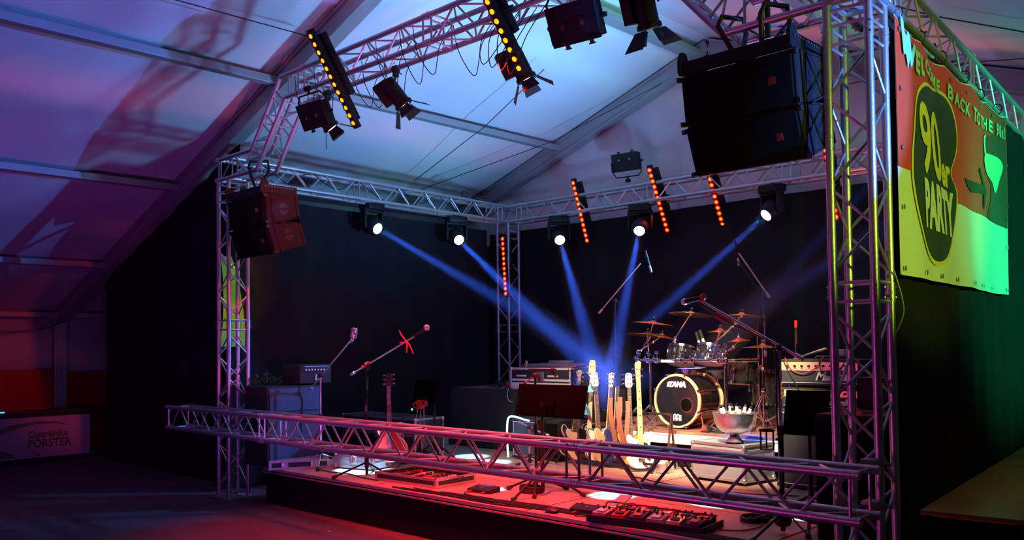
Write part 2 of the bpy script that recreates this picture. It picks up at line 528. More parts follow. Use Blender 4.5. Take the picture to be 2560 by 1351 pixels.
# purlins along the tent
for k, x in enumerate((EX + .1, -4.6, -2.05, .55, 3.1, 5.9, 8.5, 11.0, WX - .1)):
    m = MB()
    m.box((x, (Y0 + Y2) / 2, roof_z(x) - .10), (.12 if x != 3.1 else .2, Y2 - Y0, .09), bev=.006)
    struct(m.build('trim_4', 'alu_dull', smooth=False))
# eave valance scallops and bracing ropes
def rope(label, pts, r=.006, mt='cable', nm='guy_rope', cat='rope', group=None):
    mm = MB(); mm.path(pts, r, 5)
    return tag(mm.build(nm, mt), label, cat, group)
rope('thin dark bracing rope crossing the roof above the left end of the front truss', [(1.44, -1.2, 5.10), (1.44, .3, 5.12), (1.9, .4, 4.7)])
rope('thin dark rope running down behind the front truss to the left side truss', [(-.75, 3.6, 4.28), (1.0, 3.4, 4.75), (2.2, 3.3, 5.25)])
rope('long dark bracing rope rising diagonally under the back bay of the roof', [(-1.0, 3.9, 4.2), (.9, 4.9, 4.8), (2.62, 5.35, 5.42)])
rope('upper of the two dark ropes crossing the roof right of the banner truss', [(5.9, 1.2, 4.82), (7.1, 2.68, 4.42), (8.3, 3.6, 4.05)])
rope('lower dark rope crossing the roof right of the banner truss', [(4.4, 5.3, 4.85), (6.9, 4.5, 4.50), (8.6, 3.6, 4.0)])
# diagonal aluminium brace right of the ridge
m = MB(); m.tube((6.2, 2.3, 4.75), (5.3, 5.35, 5.0), .07, n=10)
tag(m.build('roof_brace', 'alu_dull'), 'slanting aluminium roof brace seen through the near right tower', 'brace')

# hanging drapes
def drape(name, p, q, z0, z1, folds, amp, material, label=None, kind=None, cat='curtain', seed=0, top=None, nu=None):
    p, q = Vector(p), Vector(q)
    L = (q - p).length
    d = (q - p).normalized(); nn = Vector((-d.y, d.x, 0))
    rnd = random.Random(seed)
    ph = [rnd.uniform(0, 6.28) for _ in range(4)]
    def fn(a, b):
        w = a * L
        o = amp * (math.sin(w * folds * 6.28 + ph[0] + math.sin(w * 1.7 + ph[1])) * .6 + math.sin(w * folds * 2.9 + ph[2]) * .4) * (1.15 - .5 * b)
        zt = top(a) if top else z1
        return p + d * w + nn * o + Vector((0, 0, z0 + (zt - z0) * b))
    mm = MB(); mm.grid(fn, nu or int(L * folds * 10), 8)
    o = mm.build(name, material, angle=180)
    if label:
        tag(o, label, cat)
    return o
drape('drape', (-.32, .25, 0), (-.62, 5.0, 0), .0, 3.62, 2.2, .03, 'drape', 'black stage curtain hung along the left side truss', seed=1)
drape('drape', (-.9, 5.36, 0), (7.5, 5.36, 0), .0, 3.60, 2.0, .03, 'drape', 'black backdrop curtain hung behind the drum riser', seed=2)
drape('drape', (7.56, .36, 0), (7.26, 5.1, 0), .0, 3.66, 2.4, .022, 'drape', 'black side curtain below the party banner, lit green', seed=3)
drape('drape', (-4.72, .52, 0), (-.45, .52, 0), .0, 2.9, 1.8, .03, 'drape', 'black curtain closing off the hall left of the near left tower',
      seed=4, top=lambda a: min(roof_z(-4.72 + 4.27 * a) - .30, 4.6))
drape('drape', (-.5, 5.30, 0), (-4.6, 4.9, 0), .0, 2.9, 1.8, .03, 'drape', 'black curtain in the far bay behind the left side truss', seed=9, top=lambda a: 3.5 - 1.3 * a)
drape('drape', (-6.62, -6, 0), (-6.62, .4, 0), 0, 1.42, 1.2, .03, 'drape_red', 'dark red curtain on the left tent wall behind the bar', seed=5)
drape('drape', (-6.62, .6, 0), (-6.62, 3.4, 0), 0, 1.36, 1.2, .03, 'drape_red', 'dark red curtain on the left tent wall right of the tent post', seed=6)
rope('thin cable sagging along the left tent wall under the eave', smooth_path([(-6.6, -4, 2.2), (-6.6, -2, 2.02), (-6.6, 0, 2.08), (-6.5, .5, 2.25)]), .01)
m = MB()
m.grid(lambda a, b: Vector((-.30 + .01 * math.sin(b * 9), .16 + .34 * a * (1 - .55 * b) + .06 * math.sin(b * 3), 1.75 + 1.1 * b)), 6, 14)
tag(m.build('hanging_cloth', 'green_cloth', angle=180), 'lime green cloth strip hanging behind the near left tower', 'cloth')

# stage deck
st = thing('stage', 'low stage platform with plywood deck and black front skirt', 'stage', (4.2, 2.7, 0))
m = MB()
for i, (xa, xb) in enumerate(((.75, 2.72), (2.74, 4.72), (4.74, 6.72), (6.74, 7.30))):
    for (ya, yb) in ((.15, 1.13), (1.14, 2.13), (2.14, 3.13), (3.14, 5.2)):
        m.box(((xa + xb) / 2, (ya + yb) / 2, .385), (xb - xa, yb - ya - .006, .03))
m.box((-.0 + .36, 3.3, .385), (.72, 3.8, .03))
wb(m, 'deck', 'stage_wood', st, smooth=False)
m = MB()
m.box((4.03, .15, .385), (6.56, .03, .028))
m.box((4.03, .14, .352), (6.56, .03, .014))
m.box((.745, 1.0, .37), (.03, 1.7, .05))
wb(m, 'edge_rail', 'alu_dull', st, smooth=False)
m = MB()
m.grid(lambda a, b: Vector((.76 + 6.55 * a, .17 + .006 * math.sin(a * 210), .345 * b)), 120, 2)
m.grid(lambda a, b: Vector((.77, .17 + 1.6 * a, .345 * b)), 10, 2)
wb(m, 'front_skirt', 'drape', st)

# ------------------------------------------------------------------ trusses
CR, BR_, HS = .0245, .0095, .12
def chord_offsets(s, u):
    return [s * (HS * a) + u * (HS * b) for a, b in ((-1, -1), (1, -1), (1, 1), (-1, 1))]
def lattice(mb, A, B, s, u, flip=0, ends=(True, True), pitch=.25):
    """zigzag bracing on the four faces of a straight segment"""
    A, B, s, u = Vector(A), Vector(B), Vector(s), Vector(u)
    d = (B - A); L = d.length; d.normalize()
    off = chord_offsets(s, u)
    i0, i1 = .055 if ends[0] else .0, L - (.055 if ends[1] else .0)
    for e, flag in ((i0, ends[0]), (i1, ends[1])):
        if flag:
            for k in range(4):
                mb.tube(A + d * e + off[k], A + d * e + off[(k + 1) % 4], BR_, n=6, cap=False)
    a0, a1 = i0 + .05, i1 - .05
    if a1 - a0 < .15:
        return
    n = max(1, round((a1 - a0) / pitch))
    st_ = (a1 - a0) / n
    for k in range(4):
        c0, c1 = off[k], off[(k + 1) % 4]
        for i in range(n):
            p = a0 + st_ * i + .012; q = a0 + st_ * (i + 1) - .012
            x, y = (c0, c1) if (i + k + flip) % 2 == 0 else (c1, c0)
            mb.tube(A + d * p + x, A + d * q + y, BR_, n=6, cap=False)
def couplers(root, P, s, u, d):
    for o_ in chord_offsets(Vector(s), Vector(u)):
        mb = MB()
        c = Vector(P) + o_
        mb.tube(c - Vector(d) * .055, c + Vector(d) * .055, CR + .0035, n=12)
        mb.tube(c - Vector(d) * .004, c + Vector(d) * .004, CR + .006, n=12)
        for k in (-.03, .03):
            nn = o_.normalized()
            mb.tube(c + Vector(d) * k - nn * .036, c + Vector(d) * k + nn * .036, .006, n=6)
        wb(mb, 'coupler', 'alu', root)
def truss(root, nodes, s, u, flip=0, ends=(True, True), n=14):
    """straight run through nodes (segment joints)"""
    s, u = Vector(s), Vector(u)
    nodes = [Vector(p) for p in nodes]
    d = (nodes[-1] - nodes[0]).normalized()
    for o_ in chord_offsets(s, u):
        mb = MB(); mb.tube(nodes[0] + o_, nodes[-1] + o_, CR, n=n)
        wb(mb, 'main_tube', 'alu', root)
    for i in range(len(nodes) - 1):
        mb = MB(); lattice(mb, nodes[i], nodes[i + 1], s, u, flip + i, (ends[0] or i > 0, ends[1] or i < len(nodes) - 2))
        wb(mb, 'bracing', 'alu', root)
    for p in nodes[1:-1]:
        couplers(root, p, s, u, d)
X, Y, Z = Vector((1, 0, 0)), Vector((0, 1, 0)), Vector((0, 0, 1))
skew = Vector((-.34, 4.98, 0)).normalized()
skn = Vector((skew.y, -skew.x, 0))
def tower(label, x, y, rz=0.0, flip=0):
    t = thing('truss_tower', label, 'truss', (x, y, 0), group=None)
    sx_ = Vector((math.cos(rz), math.sin(rz), 0)); sy_ = Vector((-math.sin(rz), math.cos(rz), 0))
    truss(t, [(x, y, .015), (x, y, 2.0), (x, y, 3.5), (x, y, 3.70)], sx_, sy_, flip)
    mb = MB(); mb.box((x, y, .008), (.36, .36, .016), bev=.004)
    wb(mb, 'base_plate', 'alu_dull', t)
    return t
tower('square aluminium lattice tower at the near left stage corner', .12, .12, 0, 0)
tower('square aluminium lattice tower at the near right stage corner beside the banner', 7.47, .12, .023, 1)
tower('square aluminium lattice tower at the far left stage corner behind the mixing desk', -.22, 5.10, 0, 0)
tower('square aluminium lattice tower at the far right stage corner behind the green-lit curtain', 7.10, 5.10, 0, 0)
zc = 3.82
def corner_nodes(A, B, segs):
    A, B = Vector(A), Vector(B)
    L = (B - A).length
    return [A + (B - A) * (t / L) for t in segs(L)]
def span(label, A, B, s, cuts):
    mid = (Vector(A) + Vector(B)) / 2
    t = thing('truss_span', label, 'truss', (mid.x, mid.y, zc - .15))
    A, B = Vector(A), Vector(B); L = (B - A).length; d = (B - A).normalized()
    truss(t, [A] + [A + d * c for c in cuts if 0 < c < L] + [B], s, Z)
    return t
span('long aluminium truss along the left side of the stage roof', (.13, -.02, zc), (-.23, 5.24, zc), skn, (.5, 2.0, 4.8))
span('aluminium truss across the back of the stage under the gable', (-.36, 5.10, zc), (7.24, 5.10, zc), Y, (.5, 3.0, 5.0, 7.1))
span('green-lit aluminium truss carrying the party banner on the right side', (7.50, -.02, zc), (7.10, 5.24, zc), skn, (.5, 2.5, 4.8))
# arched front truss: centreline points in the xz plane, y = .12
arch = thing('truss_arch', 'aluminium front truss stepping up over the stage with a raised centre', 'truss', (3.8, .12, 3.6))
AP = [(-.05, zc), (.82, zc), (1.42, 4.50), (6.12, 4.50), (6.72, zc), (7.62, zc)]
def offs_poly(pts, o_):
    out = []
    for i, p in enumerate(pts):
        def nrm(a, b):
            d = Vector((b[0] - a[0], b[1] - a[1])).normalized()
            return Vector((-d.y, d.x))
        if i == 0: nn = nrm(pts[0], pts[1]); f = 1
        elif i == len(pts) - 1: nn = nrm(pts[-2], pts[-1]); f = 1
        else:
            n1, n2 = nrm(pts[i - 1], p), nrm(p, pts[i + 1]); nn = (n1 + n2).normalized(); f = 1 / max(.3, nn.dot(n1))
        out.append((p[0] + nn.x * o_ * f, p[1] + nn.y * o_ * f))
    return out
for yy in (0, .24):
    for o_ in (-HS, HS):
        mb = MB()
        pp = offs_poly(AP, o_)
        for a_, b_ in zip(pp, pp[1:]):
            mb.tube((a_[0], yy, a_[1]), (b_[0], yy, b_[1]), CR, n=14)
        for a_ in pp[1:-1]:
            mb.sphere((a_[0], yy, a_[1]), CR * 1.03, 12)
        wb(mb, 'main_tube', 'alu', arch)
segs_ = []
for i in range(len(AP) - 1):
    a_, b_ = Vector((AP[i][0], .12, AP[i][1])), Vector((AP[i + 1][0], .12, AP[i + 1][1]))
    d = (b_ - a_).normalized(); L = (b_ - a_).length
    u_ = Vector((-d.z, 0, d.x))
    cuts = [0.0, L]
    if i == 2: cuts = [.0, .35, 2.35, 4.35, L]
    if i in (1, 3): cuts = [.0, L / 2, L]
    for j in range(len(cuts) - 1):
        mb = MB(); lattice(mb, a_ + d * (cuts[j] + (.05 if cuts[j] == 0 and i else 0)), a_ + d * (cuts[j + 1] - (.05 if cuts[j + 1] == L and i < 4 else 0)), Y, u_, i + j)
        wb(mb, 'bracing', 'alu', arch)
        if j: couplers(arch, a_ + d * cuts[j], Y, u_, d)
# low barrier truss in front of the stage
bar = thing('barrier_truss', 'low horizontal truss lying across the stage front like a barrier', 'truss', (3.4, -.3, .77))
A_, B_ = Vector((-.72, -.17, .915)), Vector((7.70, -.40, .915))
dB = (B_ - A_).normalized(); sB = Vector((-dB.y, dB.x, 0))
truss(bar, [A_, A_ + dB * 2.3, A_ + dB * 6.48, B_ - dB * 0.0], sB, Z)
cl = MB()
for z_ in (.80, 1.03):
    c_ = Vector((7.59, -.035, z_))
    cl.box(c_ + Vector((-.02, -.03, 0)), (.09, .10, .07), bev=.012)
    cl.tube(c_ + Vector((-.06, .0, .0)), c_ + Vector((-.06, -.12, 0)), .012, n=8)
    cl.tube(c_ + Vector((.03, .03, 0)), c_ + Vector((.07, .03, 0)), .012, n=6)
wb(cl, 'clamp', 'alu_dull', bar)
m = MB()
for x_ in (.12, ):
    m.box((x_, -.035, .80), (.08, .06, .06), bev=.01)
wb(m, 'clamp', 'alu_dull', bar)

# ------------------------------------------------------------------ party banner
bo = Vector((7.62, .25, 0)); bd = Vector((7.41 - 7.62, 3.36 - .25, 0)).normalized(); bn = Vector((bd.y, -bd.x, 0))
ban = thing('banner', 'red and white party banner hanging from the right side truss', 'banner', (7.62, .25, 2.1))
def bw(s_, z_, o_=0.0):
    w = (.014 * math.sin(s_ * 4.1 + .6) + .007 * math.sin(s_ * 9.3 + z_ * 2.2) + .014 * math.sin((z_ - 2.1) * 2.0 + s_ * 1.7)) * min(1, s_ / .5) + .012 * max(0, 1 - s_ / .5)
    top_dip = -.035 * abs(math.sin(s_ * math.pi / .62)) * max(0, (z_ - 3.2) / .45)
    return bo + bd * s_ + bn * (w + o_ + .012) + Vector((0, 0, z_ + top_dip))
LB = 3.10
def bgrid(poly_fn, nu, nv, o_):
    mm = MB(); mm.grid(lambda a, b: bw(*poly_fn(a, b), o_), nu, nv); return mm
rwz = lambda s_: 2.735 if s_ < .3 else (2.735 - .05 * math.sin((s_ - .3) * 1.1))
wb(bgrid(lambda a, b: (LB * a, 2.10 + 1.53 * b), 70, 30, 0.0), 'white_cloth', 'banner_white', ban, angle=180)
wb(bgrid(lambda a, b: (.0 + LB * a, rwz(LB * a) + (3.62 - rwz(LB * a)) * b), 70, 20, .004), 'red_print', 'banner_red', ban, angle=180)
def bpoly(pts, o_, name, mt, n=4):
    mm = bmesh.new()
    f = mm.faces.new([mm.verts.new((x, y, 0)) for x, y in pts])
    bmesh.ops.triangulate(mm, faces=[f])
    for _ in range(n):
        bmesh.ops.subdivide_edges(mm, edges=[e for e in mm.edges if e.calc_length() > .07], cuts=1, use_grid_fill=False)
        bmesh.ops.triangulate(mm, faces=mm.faces[:])
    for v in mm.verts:
        v.co = bw(v.co.x, v.co.y, o_)
    M_ = MB(); M_.merge(mm); mm.free()
    return wb(M_, name, mt, ban, angle=180)
bpoly([(2.50, rwz(2.5)), (2.60, 2.85), (2.60, 2.98), (2.47, 3.06), (2.36, 3.16), (2.36, 3.25), (2.50, 3.36), (2.72, 3.42), (3.05, 3.42), (3.05, 2.66), (2.8, 2.67)], .008, 'corner_print', 'banner_edge')
bpoly(smooth_loop([(2.36, 3.14), (2.44, 3.21), (2.75, 3.22), (2.90, 3.17), (2.80, 3.05), (2.70, 2.92), (2.62, 3.0), (2.44, 3.06)], 3), .012, 'glass_print', 'banner_mint')
bpoly(smooth_loop([(2.36, 3.22), (2.33, 3.32), (2.42, 3.36), (2.40, 3.28), (2.44, 3.21), (2.40, 3.19)], 3), .012, 'straw_print', 'banner_mint')
pea = [(0.90, 3.42), (1.15, 3.44), (1.36, 3.37), (1.46, 3.22), (1.44, 3.06), (1.33, 2.92), (1.33, 2.85), (1.42, 2.76), (1.39, 2.60), (1.28, 2.41), (1.12, 2.28), (0.92, 2.21), (0.72, 2.21), (0.52, 2.29), (0.37, 2.42), (0.27, 2.56), (0.22, 2.70), (0.23, 2.84), (0.30, 3.02), (0.37, 3.17), (0.47, 3.29), (0.66, 3.38)]
cx_, cz_ = .85, 2.85
bpoly(smooth_loop(pea, 3), .008, 'yellow_outline', 'banner_yellow')
bpoly(smooth_loop([(cx_ + (x - cx_) * .945, cz_ + (z - cz_) * .955) for x, z in pea], 3), .012, 'black_emblem', 'banner_black')
def bt(nm, body, s_, z_, size, sx, mt='banner_white', bold=.0, rot=0.0, shear=0, o_=.017):
    mtx = Matrix.Translation((s_, z_, 0)) @ Matrix.Rotation(rot, 4, 'Z')
    return text(nm, body, size, mtx, mt, ban, ext=.0005, bold=bold, shear=shear, sx=sx,
                warp=lambda c: bw(c.x, c.y, o_ + c.z) - Vector(ban.location))
bt('lettering', '90', .75, 2.97, .62, .95, 'banner_yellow', .012, shear=-.12)
bt('lettering', 'er', 1.12, 2.86, .30, .85, 'banner_yellow', .010, shear=.15)
bt('lettering', 'PARTY', .88, 2.565, .40, .66, 'banner_white', .020)
def bword(body, s0, s1, z0, z1, size, bold=.004, mt='banner_mint'):
    n_ = len(body)
    for i, ch in enumerate(body):
        t = (i + .5) / n_
        bt('lettering', ch, s0 + (s1 - s0) * t, z0 + (z1 - z0) * t, size, (s1 - s0) / n_ / size / .78, mt, bold, rot=math.atan2(z1 - z0, s1 - s0) * .5)
bt('lettering', 'W', .22, 3.50, .26, 1.25, 'banner_mint', .012, rot=-.25)
bt('lettering', 'E', .46, 3.46, .20, 1.0, 'banner_mint', .010, rot=-.15)
bt('lettering', 'L', .575, 3.46, .17, .8, 'banner_mint', .008)
bword('COME', .65, 1.12, 3.50, 3.45, .13)
bword('BACK', 1.23, 1.82, 3.455, 3.42, .14)
bword('TO', 1.89, 2.09, 3.42, 3.41, .14)
bword('THE', 2.12, 2.62, 3.42, 3.45, .13)
bword('90s!', 2.68, 3.03, 3.46, 3.47, .15)
bpoly([(.07, 3.60), (.13, 3.50), (.20, 3.36), (.27, 3.46), (.22, 3.56)], .016, 'flame_print', 'banner_mint')
bpoly([(1.62, 2.89), (1.75, 2.90), (2.25, 2.925), (2.1, 3.02), (2.13, 3.05), (2.45, 2.90), (2.30, 2.74), (2.25, 2.76), (2.28, 2.86), (1.85, 2.82), (1.72, 2.84)], .012, 'arrow_print', 'banner_black')
for s_, z_ in [(.06 + i * .425, z) for i in range(8) for z in (2.14, 3.56)] + [(s, z) for s in (.06, 3.04) for z in (2.5, 2.85, 3.2)]:
    g_ = MB(); g_.lathe([(.016, 0), (.016, .004), (.008, .005), (.008, 0)], aim(bw(s_, z_, .012), bn), 12)
    wb(g_, 'eyelet', 'steel', ban)
for i in range(6):
    s_ = .12 + i * .56
    c_ = bw(s_, 3.66); c_ -= bn * .02
    m = MB(); m.path([c_ + Vector((math.cos(a) * .038 * bn.x, math.cos(a) * .038 * bn.y, math.sin(a) * .045 + .03)) + bd * .0 for a in [k * math.pi / 5 for k in range(10)]], .005, 5, closed=True)
    wb(m, 'tie_strap', 'cable', ban)
m = MB(); m.path(smooth_path([(7.62, .22, 2.12), (7.64, .30, 1.9), (7.6, .26, 1.75)]), .004, 5); wb(m, 'loose_cord', 'cable_pale', ban)

# ------------------------------------------------------------------ lamps on the trusses
def led_strip(label, top, th, n_vis_mat='led_red', group=None, vertical=False, rz=0.0):
    """bar of 12 LEDs; top = centre of the top LED, th = tilt below the horizontal"""
    c, s_ = math.cos(th), math.sin(th)
    down = Vector((0, c, -s_))
    if vertical:
        down = vertical
        c, s_ = 0, 1
    n = Vector((0, -s_, -c)) if not vertical else Vector((0, -1, 0))
    z = -down.normalized(); y = -n; y = (y - z * y.dot(z)).normalized(); x = y.cross(z)
    cen = Vector(top) + down.normalized() * .44
    if rz:
        y = Matrix.Rotation(rz, 3, z) @ y; x = y.cross(z)
    t = thing_m('led_bar', label, 'stage light', frame(x, y, z, cen - (-y) * .03), group)
    m = MB(); m.box((0, .005, 0), (.075, .05, 1.0), bev=.006); m.box((0, .045, 0), (.05, .05, .86))
    m.build('housing', 'black_metal', t)
    m = MB(); m.box((0, .10, .12), (.10, .07, .62), bev=.005); m.box((0, .075, 0), (.13, .012, .05)); m.build('power_unit', 'black_metal', t)
    m = MB(); m.path([(-.065, .03, .0), (-.065, .16, .0), (.065, .16, 0), (.065, .03, 0)], .008, 6); m.build('bracket', 'black_metal', t)
    for k in range(12):
        m = MB(); m.lathe([(.0005, .013), (.013, .011), (.021, .004), (.021, 0)], aim((0, -.021, .44 - .08 * k), (0, -1, 0)), 14)
        m.build('led', n_vis_mat, t)
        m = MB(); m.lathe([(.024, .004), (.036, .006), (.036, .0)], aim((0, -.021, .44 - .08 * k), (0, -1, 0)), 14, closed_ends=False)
        m.build('led_ring', 'led_glow' if n_vis_mat == 'led_red' else 'black', t)  # on red bars this ring paints the halo of the LED
    return t
T58, T70, T59, T51 = R(57), R(70), R(63), R(52)
led_strip('amber-glowing LED bar hanging from the left half of the front truss', (2.55, -.40, 4.65), T58, 'led_amber')
led_strip('amber-glowing LED bar hanging from the middle of the front truss at the picture top', (4.77, -.25 - .32 * math.cos(T51), 4.38 + .32 * math.sin(T51)), T51, 'led_amber')
led_strip('red LED bar on the back truss, nearest to the corner tower', (1.34, 4.88, 4.11), T70)
led_strip('red LED bar on the middle of the back truss right of the twin floodlight', (2.71, 4.86, 4.09), T59)
led_strip('red LED bar on the back truss half hidden under the big right loudspeaker', (3.52, 4.96, 4.09), T59)
led_strip('red LED bar at the right end of the back truss behind the near tower', (5.16, 4.88, 4.04), R(72))
led_strip('red LED bar standing upright in front of the far left tower', (-.155, 4.90, 3.43), 0, vertical=Vector((.055, 0, -.9)))

def clamp_bm(p, up_=.09):
    m = MB(); p = Vector(p)
    m.lathe([(.034, -.025), (.040, -.02), (.040, .02), (.034, .025)], aim(p + Vector((0, 0, up_)), (1, 0, 0)), 14)
    m.box(p + Vector((0, 0, up_ - .05)), (.045, .05, .05), bev=.006)
    m.tube(p + Vector((0, .03, up_ - .02)), p + Vector((0, .075, up_ - .03)), .006, n=6)
    return m
BEAMS = []
def moving_head(label, lens, target, zt=3.66, ty=None, tx=None, energy=1500, ang=3.6, group=None):
    lens = Vector(lens); d = (Vector(target) - lens).normalized()
    hc = lens - d * .13
    bx, by = (hc.x if tx is None else tx), (hc.y if ty is None else ty)
    t = thing('moving_head_lamp', label, 'stage light', (hc.x, hc.y, hc.z), group=group)
    side = Vector((-d.y, d.x, 0)).normalized()
    m = MB(); rot = frame(side, Z.cross(side), Z).to_3x3()
    m.box(hc + Z * .26, (.30, .22, .10), rot, bev=.02)
    for k in (-.05, .05): m.box(hc + Z * .315 + side * k, (.03, .2, .02), rot)
    wb(m, 'base', 'black_metal', t)
    m = MB()
    for k in (-1, 1):
        m.box(hc + side * (.155 * k) + Z * .09, (.035, .11, .28), rot, bev=.012)
    m.box(hc + Z * .20, (.34, .12, .04), rot, bev=.01)
    wb(m, 'yoke', 'black_metal', t)
    m = MB(); A = aim(hc, d)
    m.lathe([(.05, -.17), (.10, -.15), (.125, -.08), (.13, .02), (.115, .09), (.095, .12), (.088, .125)], A, 24)
    for q in range(4):
        m.box(hc - d * (.06 + .02 * q), (.24, .24, .006), A.to_3x3())
    h = wb(m, 'head', 'black_metal', t)
    m = MB(); m.lathe([(.001, .138), (.045, .135), (.074, .127), (.078, .12)], A, 24)
    wb(m, 'lens', 'lens_beam', t)
    for k in (-.09, .09):
        c_ = clamp_bm(hc + Z * .34 + side * k, zt + .04 - hc.z - .34)
        c_.tube(hc + Z * .31 + side * k, hc + Z * (zt - hc.z) + side * k, .012, n=8)
        wb(c_, 'hook_clamp', 'alu_dull', t)
    BEAMS.append((lens.copy(), Vector(target), ang))
    l = lamp('beam_light', 'SPOT', lens + d * .03, lens + d * 5, (.03, .13, 1.0), energy * 15, .035, ang, .12)
    return t
TG = Vector((3.60, 2.75, 1.35))
moving_head('lit blue-white moving head lamp on the left side truss, nearer to the front', (-.05, 2.36, 3.35), TG + Vector((.25, 0, .05)), zt=3.62, energy=1800)
moving_head('lit blue-white moving head lamp on the left side truss, nearer to the corner tower', (-.07, 3.89, 3.32), TG + Vector((.1, -.2, -.05)), zt=3.62, energy=1800)
moving_head('lit blue-white moving head lamp at the left end of the back truss', (.97, 5.0, 3.31), TG + Vector((-.15, 0, 0)), energy=1500)
moving_head('lit blue-white moving head lamp in the middle of the back truss', (2.43, 5.0, 3.30), TG + Vector((0, 0, 0)), energy=1500)
moving_head('lit blue-white moving head lamp at the right part of the back truss', (4.34, 5.0, 3.30), TG + Vector((-.2, .2, .2)), energy=1500)
moving_head('moving head lamp under the right side truss behind the near tower', (7.12, 3.4, 3.3), (3.6, 3.9, 1.3), zt=3.62, energy=300, tx=7.2)
moving_head('moving head lamp under the right side truss near the back corner', (7.05, 4.6, 3.3), (3.3, 4.2, 1.7), zt=3.62, energy=250, tx=7.1)
moving_head('moving head lamp under the right side truss close to the front', (7.15, 1.9, 3.25), (3.9, 3.6, 1.1), zt=3.62, energy=250, tx=7.3)

def twin_flood(label, c, n, upv=(0, 0, 1), w=.37, h=.27, yoke_up=True, lensm='lens_dark', clampz=None):
    n = Vector(n).normalized(); z = Vector(upv); z = (z - n * z.dot(n)).normalized(); y = -n; x = y.cross(z)
    F = frame(x, y, z, c)
    t = thing_m('twin_floodlight', label, 'stage light', F)
    m = MB()
    m.box((0, 0, 0), (w, .012, h), bev=.003)
    m.prism([(-w / 2 + .01, -h / 2 + .01), (w / 2 - .01, -h / 2 + .01), (w / 2 - .01, h / 2 - .01), (-w / 2 + .01, h / 2 - .01)], .10, Matrix.Translation((0, .055, 0)))
    m.box((0, .12, -.01), (w - .1, .05, h - .1), bev=.02)
    m.build('housing', 'black_metal', t)
    for k in (-1, 1):
        m = MB(); m.lathe([(.052, .0), (.052, .010), (.044, .012)], aim((k * w * .2, -.006, -.01 if yoke_up else .03), (0, -1, 0)), 20)
        rim = m.build('lamp_rim', 'black_metal', t)
        m = MB(); m.lathe([(.001, .012), (.025, .009), (.043, .002)], aim((k * w * .2, -.008, -.01 if yoke_up else .03), (0, -1, 0)), 20)
        m.build('lens', lensm, rim)
    sg = 1 if yoke_up else -1
    m = MB(); hw = w / 2 + .012
    m.path([(-hw, .06, 0), (-hw, .06, sg * (h / 2 + .02)), (-hw + .05, .06, sg * (h / 2 + .075)), (hw - .05, .06, sg * (h / 2 + .075)), (hw, .06, sg * (h / 2 + .02)), (hw, .06, 0)], .009, 8)
    m.build('yoke', 'black_metal', t)
    for k in (-1, 1):
        m = MB(); m.tube((k * (hw - .01), .06, 0), (k * (hw + .03), .06, 0), .018, n=10)
        if k < 0: m.tube((k * (hw + .025), .06, .02), (k * (hw + .025), .06, -.12), .007, n=6)
        m.build('tilt_knob', 'black', t)
    m = MB()
    for k in (-.25, .25): m.box((k * w, .03, -sg * (h / 2 + .012)), (.02, .03, .02)); m.box((k * w, .03, -sg * (h / 2 + .026)), (.05, .012, .010))
    m.build('wing_nuts', 'black', t)
    m = MB(); m.tube((0, .06, sg * (h / 2 + .07)), (0, .06, sg * (h / 2 + .15)), .014, n=8); m.box((0, .06, sg * (h / 2 + .13)), (.07, .05, .05), bev=.01)
    m.build('hook_clamp', 'black_metal', t)
    return t
twin_flood('dark twin floodlight under the left half of the front truss behind the LED bar', (2.15, -.12, 4.03), (.05, -.75, -.35), upv=(0, 0, 1), w=.40, h=.26)
twin_flood('dark twin floodlight under the front truss at the top of the picture', (5.62, -.24, 3.99), (.10, -.8, -.40), w=.40, h=.28)
twin_flood('twin floodlight standing upright on the back truss with two pale lenses', (2.155, 5.06, 4.32), (.15, -1, -.12), w=.42, h=.26, yoke_up=False, lensm='lens_clear')

